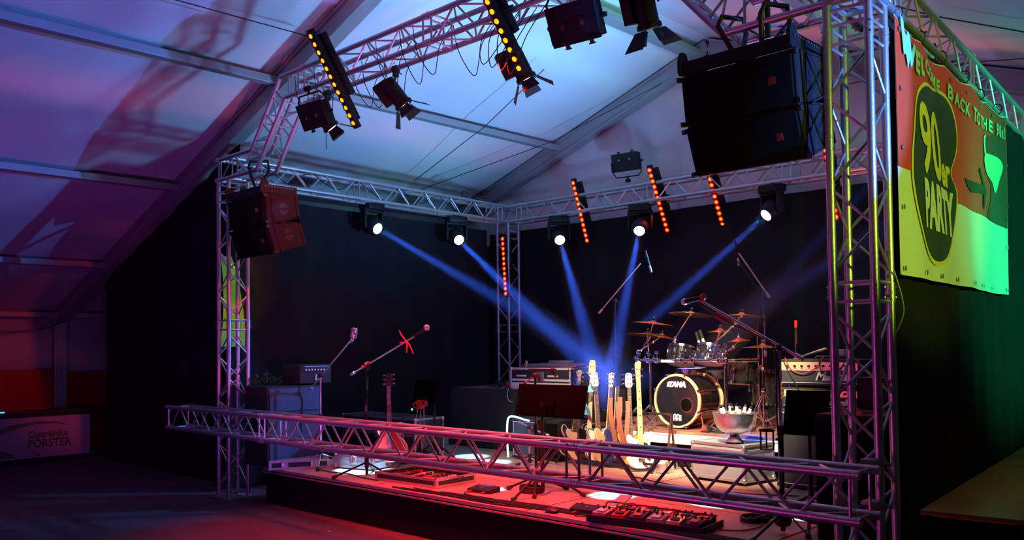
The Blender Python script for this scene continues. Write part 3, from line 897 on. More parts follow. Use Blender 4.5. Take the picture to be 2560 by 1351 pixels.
def barn_door_par(label, c, d, hook, lit=True, box=True):
    """c = front rim centre, d = aiming direction, hook = point on the truss"""
    c, d = Vector(c), Vector(d).normalized()
    t = thing('barn_door_spotlight', label, 'stage light', c - d * .2)
    A = aim(c, d)
    m = MB(); m.lathe([(.04, -.29), (.068, -.28), (.075, -.25), (.075, -.04), (.088, -.03), (.088, 0), (.075, .0)], A, 22)
    wb(m, 'housing', 'black_metal', t)
    if box:
        m = MB(); x_ = A.to_3x3() @ Vector((0, 1, 0))
        m.box(c - d * .17 - Vector((.11, 0, 0)), (.08, .15, .22), A.to_3x3(), bev=.006)
        wb(m, 'ballast_box', 'black_metal', t)
    m = MB(); m.lathe([(.001, .004), (.04, .002), (.07, -.006)], A, 22)
    wb(m, 'lens', 'lens_warm' if lit else 'lens_dark', t)
    for k in range(4):
        a = math.pi / 2 * k + .3
        r_ = A.to_3x3() @ Vector((math.cos(a), math.sin(a), 0)); tt = A.to_3x3() @ Vector((-math.sin(a), math.cos(a), 0))
        base = c + r_ * .085 + d * .01
        tip = base + (d * .75 + r_ * .62).normalized() * (.15 if k % 2 else .12)
        w0, w1 = (.065, .10) if k % 2 else (.05, .075)
        nn = (tip - base).cross(tt).normalized() * .0015
        m = MB()
        q = [base - tt * w0, base + tt * w0, tip + tt * w1, tip - tt * w1]
        v0 = [m.b.verts.new(p_ - nn) for p_ in q]; v1 = [m.b.verts.new(p_ + nn) for p_ in q]
        m.face(v0); m.face(v1[::-1])
        for i in range(4): m.face((v0[i], v1[i], v1[(i + 1) % 4], v0[(i + 1) % 4]))
        wb(m, 'barn_door_leaf', 'black_metal', t)
    m = MB(); side = d.cross(Z).normalized(); pv = c - d * .16; hk = Vector(hook)
    dirh = (hk - pv).normalized()
    m.path([pv + side * .11, pv + side * .11 + dirh * .16, pv + side * .05 + dirh * .20, pv - side * .05 + dirh * .20, pv - side * .11 + dirh * .16, pv - side * .11], .008, 6)
    m.tube(pv + dirh * .20, hk, .012, n=8)
    wb(m, 'yoke', 'black_metal', t)
    wb(clamp_bm(hk, .0), 'hook_clamp', 'black_metal', t)
    return t
barn_door_par('spotlight with open barn doors below the twin floodlight on the left', (2.20, .08, 3.93), (.25, .6, -.75), (1.95, .20, 4.36), box=False)
barn_door_par('spotlight with open barn doors right of the left LED bar', (3.28, .14, 3.95), (.35, .45, -.75), (3.05, .22, 4.36))
barn_door_par('spotlight with barn doors hanging behind the amber LED bar in the middle', (4.64, .34, 3.93), (.25, .35, -.85), (4.50, .24, 4.36))
barn_door_par('unlit spotlight with barn doors hanging in front of the ridge beam', (6.08, .04, 3.90), (.0, .35, -.95), (6.0, .20, 4.36), lit=False)
# cables on the trusses
rnd = random.Random(3)
def loose_cable(label, pts, r=.006, mt='cable', nm='cable', group=None):
    return rope(label, smooth_path(pts), r, mt, nm, 'cable', group)
for k in range(9):
    x = 1.7 + k * .28 + rnd.uniform(-.1, .1)
    y = rnd.choice((.0, .24)); zz = 4.36
    loose_cable('thin black cable looping from the front truss between the left lamps', [(x, y, zz + .22), (x + .1, y - .03, zz - .05), (x + .22, y + .05, zz - .22 - rnd.random() * .12), (x + .36, y, zz - .05), (x + .5, y + .02, zz + .1)], .004, group='cables looping from the front truss')
for k in range(4):
    x = 4.5 + k * .1
    loose_cable('thin black cable looping from the front truss beside the middle LED bar', [(x, .1, 4.42), (x - .06, .0, 4.2), (x + .02, -.05, 4.0 - .05 * k), (x + .14, .02, 4.15), (x + .3, .1, 4.4)], .004, group='cables at the middle LED bar')
for k in range(6):
    y = .5 + k * .75
    x = .13 - .36 * y / 5.2
    loose_cable('black cable draped along the left side truss', [(x + .05, y, 3.93), (x + .08, y + .2, 3.80), (x + .05, y + .4, 3.74 + .05 * (k % 2)), (x, y + .6, 3.9), (x + .05, y + .8, 3.95)], .006, group='cables along the left side truss')
for k in range(3):
    y = .5 + k * 1.3
    loose_cable('black cable draped along the banner truss', [(7.5 - .07 * y, y, 3.9), (7.48 - .07 * y, y + .3, 3.76), (7.5 - .07 * y, y + .6, 3.74), (7.45 - .07 * y, y + 1.0, 3.9)], .009, group='cables along the banner truss')
loose_cable('dark tangle of cable on top of the left side truss near the corner', [(-.12, 4.3, 3.96), (-.05, 4.2, 4.04), (-.15, 4.05, 3.99), (-.02, 3.95, 4.06), (-.1, 4.25, 4.02), (-.02, 4.4, 3.97)], .008)

# ------------------------------------------------------------------ flown loudspeakers
def pa_cab(root, top_front, tilt, w=.76, h=.325, dp=.44):
    """returns the lower front edge point; cabinet hangs from its top front edge"""
    ca, sa = math.cos(tilt), math.sin(tilt)
    y_ = Vector((0, ca, sa)); z_ = Vector((0, -sa, ca)); x_ = X
    # local origin: front top centre; local y back, z up
    F = frame(x_, y_, z_, Vector(top_front) - Vector(root.location))
    m = MB()
    m.prism([(-w / 2, -h), (w / 2, -h), (w / 2, 0), (-w / 2, 0)], dp - .03, F @ Matrix.Translation((0, dp / 2 + .015, 0)))
    bmesh.ops.bevel(m.b, geom=list(m.b.edges), offset=.008, segments=1, affect='EDGES')
    cab = m.build('cabinet', 'cab_side', root, smooth=False)
    m = MB(); m.box((0, .012, -h / 2), (w - .03, .03, h - .02), bev=.006); 
    bmesh.ops.transform(m.b, matrix=F, verts=m.b.verts)
    m.build('grille', 'grille', cab)
    for s_ in (-1, 1):
        m = MB()
        m.box((s_ * (w / 2 + .004), .11, -h / 2), (.012, .035, h - .01)); m.box((s_ * (w / 2 + .004), dp - .03, -h / 2), (.012, .03, h - .01))
        m.box((s_ * (w / 2 + .004), dp / 2 + .04, -h + .012), (.010, dp - .12, .014)); m.box((s_ * (w / 2 + .004), dp / 2 + .04, -.018), (.010, dp - .12, .014))
        bmesh.ops.transform(m.b, matrix=F, verts=m.b.verts)
        m.build('side_rail', 'cab_side', cab)
        m = MB()
        for hh in (0, 1):
            pts = [(.055 * math.cos(a), .055 * math.sin(a)) for a in [math.pi * k / 10 for k in range(11)]]
            off = .012 if hh == 0 else -.012
            pts = [(p[0], (p[1] if hh == 0 else -p[1]) + off) for p in pts]
            G = F @ frame((0, 1, 0), (1, 0, 0), (0, 0, 1), (s_ * (w / 2 + .001), dp * .55, -h / 2))
            m.prism(pts, .004, G)
        m.build('hand_grip', 'black', cab, smooth=False)
        for z_ in (-.02, -h + .02):
            m = MB(); m.box((s_ * (w / 2 + .012), .02, z_), (.02, .04, .03))
            bmesh.ops.transform(m.b, matrix=F, verts=m.b.verts)
            m.build('link_lug', 'black', cab)
    m = MB(); m.box((w * .32, -.006, -h * .5), (.045, .004, .045)); m.box((w * .32, -.008, -h * .5), (.025, .004, .028))
    bmesh.ops.transform(m.b, matrix=F, verts=m.b.verts)
    m.build('badge', 'lens_dark', cab)
    q = F @ Vector((0, 0, -h)) + Vector(root.location)
    return q
def pa_array(label, xc, yf, zt, tilts, hang, w=.76):
    t = thing('line_array_speaker', label, 'loudspeaker', (xc, yf + .2, zt - .4))
    m = MB()
    for s_ in (-1, 1):
        m.box((xc + s_ * (w / 2 - .012), yf + .20, zt - .055), (.022, .44, .09)); 
        m.prism([(-.05, 0), (.05, 0), (.025, .05), (-.025, .05)], .02, Matrix.Translation((xc + s_ * (w / 2 - .012), yf + .03, zt - .01)) @ Matrix.Rotation(R(90), 4, 'Z'))
    m.box((xc, yf + .01, zt - .07), (w, .03, .08)); m.box((xc, yf + .40, zt - .07), (w, .03, .06)); m.box((xc, yf + .2, zt - .06), (.06, .4, .05))
    wb(m, 'flying_frame', 'black_metal', t, smooth=False)
    for k in range(10):
        m = MB(); m.lathe([(.008, 0), (.008, .003)], aim((xc + w / 2 + .001, yf + .04 + .036 * k, zt - .03), X), 8); wb(m, 'pin_hole', 'lens_clear', t)
    p = Vector((xc, yf, zt - .115))
    for tl in tilts:
        p = pa_cab(t, p, tl, w) - Vector((0, 0, .012))
    for h_ in hang:
        m = MB(); hv = Vector(h_)
        b0 = Vector((xc, yf + .18, zt - .02))
        m.path([b0 + X * (hv.x - xc) * .6, hv + Vector((-.05, -.15, .05)), hv + Vector((-.02, -.15, .10)), hv + Vector((.03, .04, .12)), hv + Vector((.04, .05, .02)), b0 + X * (hv.x - xc) * .6 + X * .04], .017, 8)
        wb(m, 'sling', 'black', t)
        m = MB()
        for q in range(4):
            m.path([b0 + Vector(((hv.x - xc) * .6 + .02, 0, .02 + q * .035)) + Vector((math.cos(a) * .012, math.sin(a) * (.012 if q % 2 else 0), math.sin(a) * .022)) for a in [k * math.pi / 4 for k in range(8)]], .004, 5, closed=True)
        wb(m, 'chain', 'steel', t)
    return t
pa_array('flown black loudspeaker pair hanging from the left bend of the front truss, side lit red', .90, -.17, 3.48, (R(5), R(19)), ((.80, .12, 3.70), ))
pa_array('large flown black loudspeaker pair hanging at the near right tower', 6.83, -.17, 3.55, (R(8), R(22)), ((6.70, .12, 3.70), (7.0, .12, 3.70)), w=.77)
m = MB(); m.tube((6.98, .0, 3.6), (6.98, .0, 4.3), .018, n=8)
tag(m.build('hoist_bar', 'black'), 'black steel bar standing behind the fly frame of the right loudspeaker', 'bar')

# ------------------------------------------------------------------ haze drifting in the beams
hz = bpy.data.materials.new('theatrical_haze'); hz.use_nodes = True
nt = hz.node_tree
for n_ in list(nt.nodes):
    if n_.type == 'BSDF_PRINCIPLED': nt.nodes.remove(n_)
vsn = nt.nodes.new('ShaderNodeVolumeScatter'); vsn.inputs['Density'].default_value = .035; vsn.inputs['Anisotropy'].default_value = .2
nt.links.new(vsn.outputs[0], [n_ for n_ in nt.nodes if n_.type == 'OUTPUT_MATERIAL'][0].inputs['Volume'])
MT['haze'] = hz
for (a_, b_, ang_), lab in zip(BEAMS, ('haze lit blue in the beam from the lamp nearest the front of the left side truss', 'haze lit blue in the beam crossing the upright red LED bar', 'haze lit blue in the beam from the left lamp of the back truss',
        'haze lit blue in the beam falling straight down from the middle lamp', 'haze lit blue in the beam from the right lamp of the back truss', 'faint haze in the lowest beam entering from behind the near right tower',
        'faint haze in the upper beam entering from behind the near right tower', 'faint haze in the middle beam entering from behind the near right tower')):
    d_ = (b_ - a_).normalized(); L_ = (b_ - a_).length + .25
    m = MB(); m.tube(a_ + d_ * .02, a_ + d_ * L_, .075, .075 + L_ * math.tan(R(ang_ / 2)) * 1.05, n=24)
    stuff(tag(m.build('haze', 'haze'), lab, 'haze'))

# ------------------------------------------------------------------ drum riser and drum kit
ris = thing('drum_riser', 'low drum riser platform with pale aluminium front edge', 'riser', (4.28, 3.85, .4))
m = MB(); m.box((4.28, 3.87, .785), (2.76, 2.0, .03)); wb(m, 'deck', 'riser_deck', ris, smooth=False)
m = MB()
m.box((4.28, 2.88, .715), (2.76, .03, .105)); m.box((4.28, 2.865, .757), (2.76, .012, .012)); m.box((4.28, 2.865, .672), (2.76, .012, .012))
m.box((2.905, 3.87, .715), (.03, 2.0, .105)); m.box((5.655, 3.87, .715), (.03, 2.0, .105))
wb(m, 'edge_frame', 'white', ris, smooth=False)
for x_ in (2.98, 4.28, 5.58):
    for y_ in (2.96, 4.8):
        m = MB(); m.box((x_, y_, .535), (.06, .06, .27)); wb(m, 'leg', 'alu_dull', ris, smooth=False)
m = MB(); m.grid(lambda a, b: Vector((2.95 + 2.65 * a, 3.05 + .02 * math.sin(a * 60), .41 + .25 * b)), 60, 2); wb(m, 'skirt', 'drape', ris)

zr = .80
bd_ = thing('bass_drum', 'black bass drum with pale wooden hoops and white lettering on the front head', 'drum', (4.27, 3.07, zr + .3))
BA = aim((0, 0, 0), (0, -1, 0))            # local z -> -y (front)
m = MB(); m.lathe([(.272, -.44), (.272, -.01)], BA, 40, closed_ends=False); m.lathe([(.262, -.44), (.262, -.01)], BA, 40, closed_ends=False)
m.build('shell', 'black_gloss', bd_)
for h0, h1 in ((-.475, -.435), (-.015, .025)):
    m = MB(); m.lathe([(.268, h0), (.288, h0), (.292, h0 + .01), (.292, h1 - .01), (.288, h1), (.268, h1), (.268, h0)], BA, 48, closed_ends=False); m.build('hoop', 'hoop', bd_)
m = MB()
ro, ri, hc = .266, .075, (.12, -.045)
n_ = 48
vo = [m.b.verts.new(BA @ Vector((ro * math.cos(a), ro * math.sin(a), .008))) for a in [2 * math.pi * k / n_ for k in range(n_)]]
# local x of BA maps to world: find so that the hole sits right of centre, slightly low
hx, hz_ = .115, -.04
hl = BA.inverted() @ Vector((hx, 0, hz_))
vi = [m.b.verts.new(BA @ Vector((hl.x + ri * math.cos(a), hl.y + ri * math.sin(a), .008))) for a in [2 * math.pi * k / n_ for k in range(n_)]]
for k in range(n_):
    m.face((vo[k], vo[(k + 1) % n_], vi[(k + 1) % n_], vi[k]))
m.build('front_head', 'drumhead', bd_)
m = MB(); m.lathe([(.262, -.425), (.001, -.425)], BA, 32, closed_ends=False); m.build('rear_head', 'white', bd_)
m = MB(); m.lathe([(ri - .004, .006), (ri + .006, .006), (ri + .006, .012), (ri - .004, .012), (ri - .004, .006)], Matrix.Translation((hx, 0, hz_)) @ BA, 32, closed_ends=False); m.build('port_ring', 'black', bd_)
for k in range(8):
    a = 2 * math.pi * (k + .5) / 8
    p = Vector((.296 * math.cos(a), 0, .296 * math.sin(a)))
    m = MB(); m.box(p + Y * -.005, (.03, .055, .03), Matrix.Rotation(-a, 3, 'Y'), bev=.006); m.tube(p + Y * .0, Vector((.285 * math.cos(a), .12, .285 * math.sin(a))), .004, n=6)
    m.tube(Vector((.278 * math.cos(a), .10, .278 * math.sin(a))), Vector((.278 * math.cos(a), .34, .278 * math.sin(a))), .008, n=8)
    m.build('claw_hook', 'chrome', bd_)
text('maker_lettering', 'TAMA', .075, FACE_FRONT(.0, -.012, .175), 'white', bd_, bold=.0055, shear=.22, sx=1.05)
m = MB()
for k in range(2): m.prism([(0, 0), (.010, 0), (.021, .050), (.011, .050)], .003, Matrix.Translation((-.128 + .014 * k, -.012, .150)))
m.build('maker_symbol', 'white', bd_, smooth=False)
m = MB()
def arc_prism(mm, cx, z0, w, h, t):
    po = [(cx - w / 2, z0)] + [(cx + w / 2 * math.cos(a), z0 + h - w / 2 + w / 2 * math.sin(a)) for a in [math.pi - math.pi * k / 8 for k in range(9)]] + [(cx + w / 2, z0)]
    pi_ = [(cx + (w / 2 - t), z0)] + [(cx + (w / 2 - t) * math.cos(a), z0 + h - w / 2 + (w / 2 - t) * math.sin(a)) for a in [math.pi * k / 8 for k in range(9)]] + [(cx - (w / 2 - t), z0)]
    for i in range(len(po) - 1):
        a_, b_ = po[i], po[i + 1]; c_, d_ = pi_[len(pi_) - 2 - i], pi_[len(pi_) - 1 - i]
        mm.prism([a_, b_, c_, d_], .003, Matrix.Translation((0, -.012, 0)))
arc_prism(m, -.030, -.215, .042, .075, .013); arc_prism(m, .010, -.215, .042, .075, .013)
m.box((.045, -.012, -.182), (.012, .003, .066)); m.box((-.030, -.012, -.188), (.03, .003, .010)); m.box((.010, -.012, -.188), (.03, .003, .010))
m.build('cymbal_maker_mark', 'white', bd_, smooth=False)
for s_ in (-1, 1):
    m = MB(); m.tube((s_ * .24, .06, -.12), (s_ * .36, -.06, -.285), .007, n=8); m.sphere((s_ * .36, -.06, -.285), .014, 10)
    m.build('spur', 'chrome', bd_)
bd_.location.z = zr + .302

def drum(name, label, c, r, h, axis, shellm='black_gloss', n_lug=8, bottom='tomhead', extra=None):
    t = thing_m(name, label, 'drum', aim(c, axis, upv=(0, 1, .01)))
    m = MB(); m.lathe([(r, -h / 2), (r, h / 2)], None, 32, closed_ends=False); m.lathe([(r - .008, -h / 2), (r - .008, h / 2)], None, 32, closed_ends=False); m.build('shell', shellm, t)
    for s_ in (-1, 1):
        m = MB(); z_ = s_ * h / 2
        m.lathe([(r + .002, z_ - .016), (r + .012, z_ - .016), (r + .012, z_ + .012), (r + .004, z_ + .014), (r + .002, z_ - .016)], None, 32, closed_ends=False); m.build('rim', 'chrome', t)
        m = MB(); m.lathe([(r + .002, z_ + s_ * .002), (.001, z_ + s_ * .002)], None, 32, closed_ends=False); m.build('drumhead', bottom if s_ < 0 else 'white', t)
    for k in range(n_lug):
        a = 2 * math.pi * k / n_lug; cx, cy = math.cos(a), math.sin(a)
        m = MB(); m.tube((cx * (r + .010), cy * (r + .010), -h / 2), (cx * (r + .010), cy * (r + .010), h / 2), .0035, n=6)
        m.box((cx * (r + .008), cy * (r + .008), 0), (.018, .018, min(.09, h * .5)), Matrix.Rotation(a, 3, 'Z'), bev=.004)
        m.build('lug', 'chrome', t)
    return t
drum('rack_tom', 'left black rack tom mounted above the bass drum', (4.20, 3.28, 1.59), .155, .17, (.03, .30, 1))
drum('rack_tom', 'right black rack tom mounted above the bass drum', (4.54, 3.30, 1.60), .145, .16, (.0, .30, 1), n_lug=6)
drum('floor_tom', 'low black tom lit red at the right of the bass drum', (4.80, 3.52, 1.40), .165, .22, (0, .10, 1))
drum('floor_tom', 'deep black floor tom lit red standing behind the right rack post', (4.98, 3.75, 1.24), .20, .34, (0, 0, 1))
sd_ = drum('snare_drum', 'chrome snare drum behind the bass drum', (4.00, 3.78, 1.36), .18, .13, (0, -.05, 1), 'chrome')
# drum rack
rk = thing('drum_rack', 'chrome tubular rack with clamps holding the toms and cymbals', 'drum rack', (4.3, 3.15, zr))
rp = smooth_path([(3.62, 3.42, 1.535), (3.70, 3.16, 1.535), (4.25, 3.10, 1.535), (4.80, 3.14, 1.535), (5.02, 3.45, 1.535)], 6)
m = MB(); m.path(rp, .019, 12); wb(m, 'cross_tube', 'chrome', rk)
for (x_, y_, zt_) in ((3.68, 3.18, 1.60), (4.82, 3.14, 1.72), (3.62, 3.5, 1.56), (5.02, 3.48, 1.60)):
    m = MB(); m.tube((x_, y_, zr + .16), (x_, y_, zt_), .019, n=12); wb(m, 'post', 'chrome', rk)
    for dx, dy in ((-.14, -.14), (.16, .02), (-.06, .18)):
        m = MB(); m.tube((x_, y_, zr + .22), (x_ + dx, y_ + dy, zr + .02), .011, n=8); m.sphere((x_ + dx, y_ + dy, zr + .018), .018, 8); wb(m, 'leg', 'chrome', rk)
rnd = random.Random(11)
def rack_clamp(x_, y_, z_=1.535):
    m = MB(); m.box((x_, y_, z_), (.055, .06, .06), bev=.010); m.tube((x_, y_ - .03, z_ + .02), (x_, y_ - .065, z_ + .03), .006, n=6); m.box((x_, y_ - .07, z_ + .03), (.035, .01, .014), bev=.003)
    m.tube((x_ - .03, y_, z_ + .02), (x_ - .05, y_, z_ + .055), .005, n=6)
    m.tube((x_, y_, z_), (x_, y_, z_ + .10), .012, n=8); m.box((x_, y_, z_ + .09), (.045, .04, .035), bev=.008)
    wb(m, 'clamp', 'chrome', rk)
for x_, y_ in ((3.70, 3.16), (3.86, 3.13), (3.98, 3.12), (4.33, 3.10), (4.46, 3.10), (4.66, 3.12), (4.76, 3.13), (4.82, 3.14)): rack_clamp(x_, y_)
m = MB(); m.box((4.14, 3.085, 1.53), (.17, .004, .03), bev=.001); wb(m, 'name_plate', 'white', rk)
# cymbals
def cymbal(label, c, r, axis, base, arm=None, group=None, name='cymbal'):
    c = Vector(c); a_ = Vector(axis).normalized()
    t = thing(name, label, 'cymbal', c)
    A = aim((0, 0, 0), a_)
    m = MB(); m.lathe([(.006, .022), (.018, .021), (.03, .010), (.036, .004), (r * .55, -.008), (r, -.022), (r, -.0235), (r * .55, -.0105), (.036, .001), (.006, .018)], A, 36, closed_ends=False)
    m.build('plate', 'brass', t)
    m = MB(); m.tube((0, 0, 0) , a_ * .055, .006, n=8); m.tube(a_ * .022, a_ * .036, .016, n=10); m.box(a_ * .052, (.045, .010, .012), A.to_3x3(), bev=.003); m.build('wing_nut', 'chrome', t)
    if base is not None:
        b_ = Vector(base) - c
        m = MB()
        if arm is not None:
            k_ = Vector(arm) - c
            m.tube(a_ * -.01, k_, .008, n=8); m.sphere(k_, .02, 8); m.tube(k_, b_, .010, n=8); 
            m.tube(k_, k_ + (k_ - a_ * -.01).normalized() * .06, .008, n=8)
        else:
            m.tube(a_ * -.01, b_, .009, n=8)
        m.sphere(b_, .022, 8)
        m.sphere(a_ * -.02, .013, 8)
        m.build('cymbal_arm', 'chrome', t)
    return t
cymbal('highest left crash cymbal of the drum kit', (3.78, 3.35, 1.97), .25, (.10, .07, 1), (3.70, 3.18, 1.60), (3.76, 3.30, 1.80))
cymbal('left crash cymbal overlapping just below the highest left one', (3.80, 3.20, 1.84), .24, (.04, .10, 1), (3.86, 3.14, 1.60))
cymbal('small splash cymbal tilted in front of the lower left crash', (3.98, 3.22, 1.82), .20, (.22, .12, 1), (3.70, 3.16, 1.64), (3.92, 3.14, 1.74))
cymbal('crash cymbal edged with blue light above the left rack tom', (4.25, 3.40, 2.06), .25, (.05, .12, 1), (4.20, 3.13, 1.58), (4.17, 3.2, 1.78))
cymbal('crash cymbal at the top right of the drum kit', (4.90, 3.35, 2.02), .22, (.02, .06, 1), (4.55, 3.14, 1.60), (4.86, 3.3, 1.93))
cymbal('little splash cymbal above the right rack tom', (4.64, 3.35, 1.86), .14, (.0, .04, 1), (4.66, 3.14, 1.56))
cymbal('small orange-lit splash cymbal right of the right rack tom', (4.88, 3.32, 1.76), .12, (-.03, -.04, 1), (4.82, 3.15, 1.62), (4.86, 3.24, 1.68))
cymbal('flat ride cymbal on its own stand at the right of the drum kit', (5.16, 3.30, 1.69), .20, (0, .02, 1), (5.16, 3.30, 1.45))
def floor_stand(root, x, y, z0, ztop, r0=.011, spread=.2, h=.34, mt='chrome', legs=3, a0=.4):
    m = MB(); m.tube((x, y, z0 + .05), (x, y, z0 + (ztop - z0) * .5), r0 * 1.5, n=10); m.tube((x, y, z0 + (ztop - z0) * .5), (x, y, ztop), r0, n=10); m.box((x, y, z0 + (ztop - z0) * .5), (.04, .04, .04), bev=.008)
    wb(m, 'pole', mt, root)
    for k in range(legs):
        a = a0 + 2 * math.pi * k / legs; dx, dy = math.cos(a), math.sin(a)
        m = MB(); m.path([(x + dx * .015, y + dy * .015, z0 + h), (x + dx * spread * .6, y + dy * spread * .6, z0 + h * .62), (x + dx * spread, y + dy * spread, z0 + .015)], .009, 6)
        m.tube((x, y, z0 + .10), (x + dx * spread * .7, y + dy * spread * .7, z0 + h * .5), .006, n=6)
        m.sphere((x + dx * spread, y + dy * spread, z0 + .018), .018, 8)
        wb(m, 'leg', mt, root)
hh = thing('cymbal_stand', 'chrome double-braced stand carrying the flat ride cymbal', 'stand', (5.16, 3.30, zr))
floor_stand(hh, 5.16, 3.30, zr, 1.66, .011, .24, .40)
th_ = thing('drum_throne', 'round black drum stool behind the bass drum', 'stool', (4.1, 4.2, zr))
m = MB(); m.lathe([(.01, .50), (.15, .50), (.165, .53), (.165, .57), (.14, .60), (.01, .605)], Matrix.Translation((4.1, 4.2, zr)), 24); wb(m, 'seat', 'black', th_)
floor_stand(th_, 4.1, 4.2, zr, zr + .5, .013, .22, .3)
pd = thing('bass_pedal', 'chrome bass drum pedal at the foot of the rack', 'pedal', (4.75, 3.05, zr))
m = MB(); m.box((4.75, 3.05, zr + .012), (.09, .22, .018), bev=.004); wb(m, 'base', 'black_metal', pd)
m = MB(); m.box((4.75, 3.03, zr + .05), (.07, .20, .01), Matrix.Rotation(.25, 3, 'X')); m.tube((4.70, 3.14, zr + .01), (4.70, 3.14, zr + .22), .008, n=8); m.tube((4.80, 3.14, zr + .01), (4.80, 3.14, zr + .22), .008, n=8); m.tube((4.69, 3.14, zr + .2), (4.81, 3.14, zr + .2), .008, n=8); wb(m, 'pedal_board', 'chrome', pd)
for k, x_ in enumerate((4.70, 4.86, 4.99)):
    m = MB(); m.prism([(-.045, 0), (.045, 0), (.03, .065), (-.02, .085)], .07, Matrix.Translation((x_, 2.93, zr)) @ Matrix.Rotation(.3 * k, 4, 'Z'))
    tag(m.build('foot_switch', 'black', smooth=False), 'small black wedge at the front edge of the drum riser', 'foot switch', 'black wedges at the riser edge')
# drum microphones on booms
def mic_small(root_label, p, d, L=.15, r=.012, mt='black_metal', name='microphone', headm='steel'):
    p, d = Vector(p), Vector(d).normalized()
    t = thing(name, root_label, 'microphone', p)
    m = MB(); m.tube(p, p + d * L * .7, r, n=10); wb(m, 'body', mt, t)
    m = MB(); m.tube(p + d * L * .7, p + d * L, r * 1.05, n=10); wb(m, 'grille', headm, t)
    return t

# ------------------------------------------------------------------ microphone stands
def tripod(root, x, y, z0, h, spread, a0, mt='black_metal', r=.010):
    m = MB(); m.tube((x, y, z0 + h - .05), (x, y, z0 + h + .05), .022, n=10); wb(m, 'hub', 'black', root)
    for k in range(3):
        a = a0 + 2 * math.pi * k / 3; dx, dy = math.cos(a), math.sin(a)
        m = MB(); m.tube((x + dx * .015, y + dy * .015, z0 + h), (x + dx * spread, y + dy * spread, z0 + .02), r, n=8)
        leg = wb(m, 'leg', mt, root)
        m = MB(); m.tube(Vector((x + dx * (spread - .03), y + dy * (spread - .03), z0 + .03)) - Vector(root.location), Vector((x + dx * (spread + .02), y + dy * (spread + .02), z0 + .014)) - Vector(root.location), .016, .02, n=8)
        m.build('rubber_foot', 'black', leg)
def mic_stand(label, base, ztop, tail, tip, mt='black_metal', spread=.34, h=.14, a0=.3, round_base=False, r=.011):
    x, y, z0 = base
    t = thing('microphone_stand', label, 'microphone stand', base)
    m = MB(); m.tube((x, y, z0 + .02), (x, y, z0 + (ztop - z0) * .55), r * 1.3, n=10); wb(m, 'lower_pole', mt, t)
    m = MB(); m.tube((x, y, z0 + (ztop - z0) * .55), (x, y, ztop), r, n=10); wb(m, 'upper_pole', 'chrome' if mt == 'black_metal' else mt, t)
    m = MB(); m.tube((x, y, z0 + (ztop - z0) * .53), (x, y, z0 + (ztop - z0) * .58), r * 2.0, n=10); wb(m, 'height_clutch', 'black', t)
    tripod(t, x, y, z0, h, spread, a0, mt)
    if tip is not None:
        tail, tip = Vector(tail), Vector(tip)
        m = MB(); m.tube(tail, tip, r * .75, n=8); m.tube(tail, tail + (tip - tail).normalized() * .06, r * 1.4, n=8); wb(m, 'boom', mt if mt != 'black_metal' else 'steel', t)
        m = MB(); p = Vector((x, y, ztop)); m.sphere(p, .026, 10); m.tube(p + Vector((-.035, 0, -.01)), p + Vector((.045, 0, -.01)), .011, n=8); m.box(p + Vector((.05, 0, -.03)), (.016, .016, .05), bev=.004); wb(m, 'boom_joint', 'black', t)
    return t
mic_stand('boom stand at the left front holding the vintage microphone', (1.25, .56, .4), 1.41, (1.02, .56, 1.24), (1.84, .56, 1.81), mt='steel', a0=3.5)
vm = thing('vintage_microphone', 'chrome ribbed vintage-style microphone above the left front stand', 'microphone', (1.88, .56, 1.87))
m = MB()
m.lathe([(.005, .062), (.028, .058), (.036, .045), (.038, 0), (.036, -.045), (.026, -.058), (.005, -.060)], Matrix.Diagonal((1, .85, 1, 1)), 20); m.build('body', 'steel', vm)
m = MB()
for k in range(7):
    a = -1.2 + .4 * k; m.path([(.041 * math.sin(a), -.036 * math.cos(a), -.05), (.043 * math.sin(a), -.038 * math.cos(a), 0), (.041 * math.sin(a), -.036 * math.cos(a), .05)], .0025, 5)
m.box((0, 0, 0), (.082, .06, .008)); m.build('ribs', 'chrome', vm)
m = MB(); m.path([(0, 0, -.06), (0, 0, -.08), (-.03, 0, -.10)], .011, 8); m.build('swivel', 'chrome', vm)
vm.rotation_euler = (0, R(8), .3)
mic_stand('boom stand with red clutch holding the round-headed microphone with red ribbon', (2.24, .45, .4), 1.54, (1.98, .45, 1.44), (3.02, .45, 1.82), a0=.2)
bm_ = thing('vocal_microphone', 'round-headed silver vocal microphone tied with a red ribbon', 'microphone', (3.2, .45, 1.90))
dd = Vector((.20, 0, .085)).normalized()
m = MB(); m.tube(dd * -.20, dd * -.02, .011, .020, n=12); m.build('body', 'black_metal', bm_)
m = MB(); m.sphere((0, 0, 0), .030, 16); m.tube(dd * -.022, dd * -.005, .022, .031, n=14); m.build('head_grille', 'steel', bm_)
rb = thing('ribbon', 'red ribbon knotted on the boom of the round-headed microphone', 'ribbon', (2.90, .45, 1.77))
for q in ([(0, 0, 0), (-.05, -.02, .06), (-.09, -.02, .11)], [(0, 0, 0), (.03, -.02, -.05), (.02, -.02, -.11)], [(0, 0, 0), (.06, -.01, -.04), (.11, -.01, -.12)], [(-.02, 0, .0), (-.07, -.01, -.01), (-.11, 0, -.01)]):
    m = MB(); m.path(smooth_path(q, 3), [.006, .007, .008, .007, .006, .005, .004][:7], 5); m.build('ribbon_tail', 'red_ribbon', rb)
m = MB(); m.sphere((0, 0, 0), .016, 8); m.build('knot', 'red_ribbon', rb)
m = MB(); m.sphere((2.24, .41, 1.52), .018, 8); m.sphere((2.31, .42, 1.565), .014, 8); m.tube((2.24, .42, 1.52), (2.31, .43, 1.565), .006, n=6)
tag(m.build('clip', 'red_plastic'), 'red clamp on the joint of the round-headed microphone stand', 'clip')
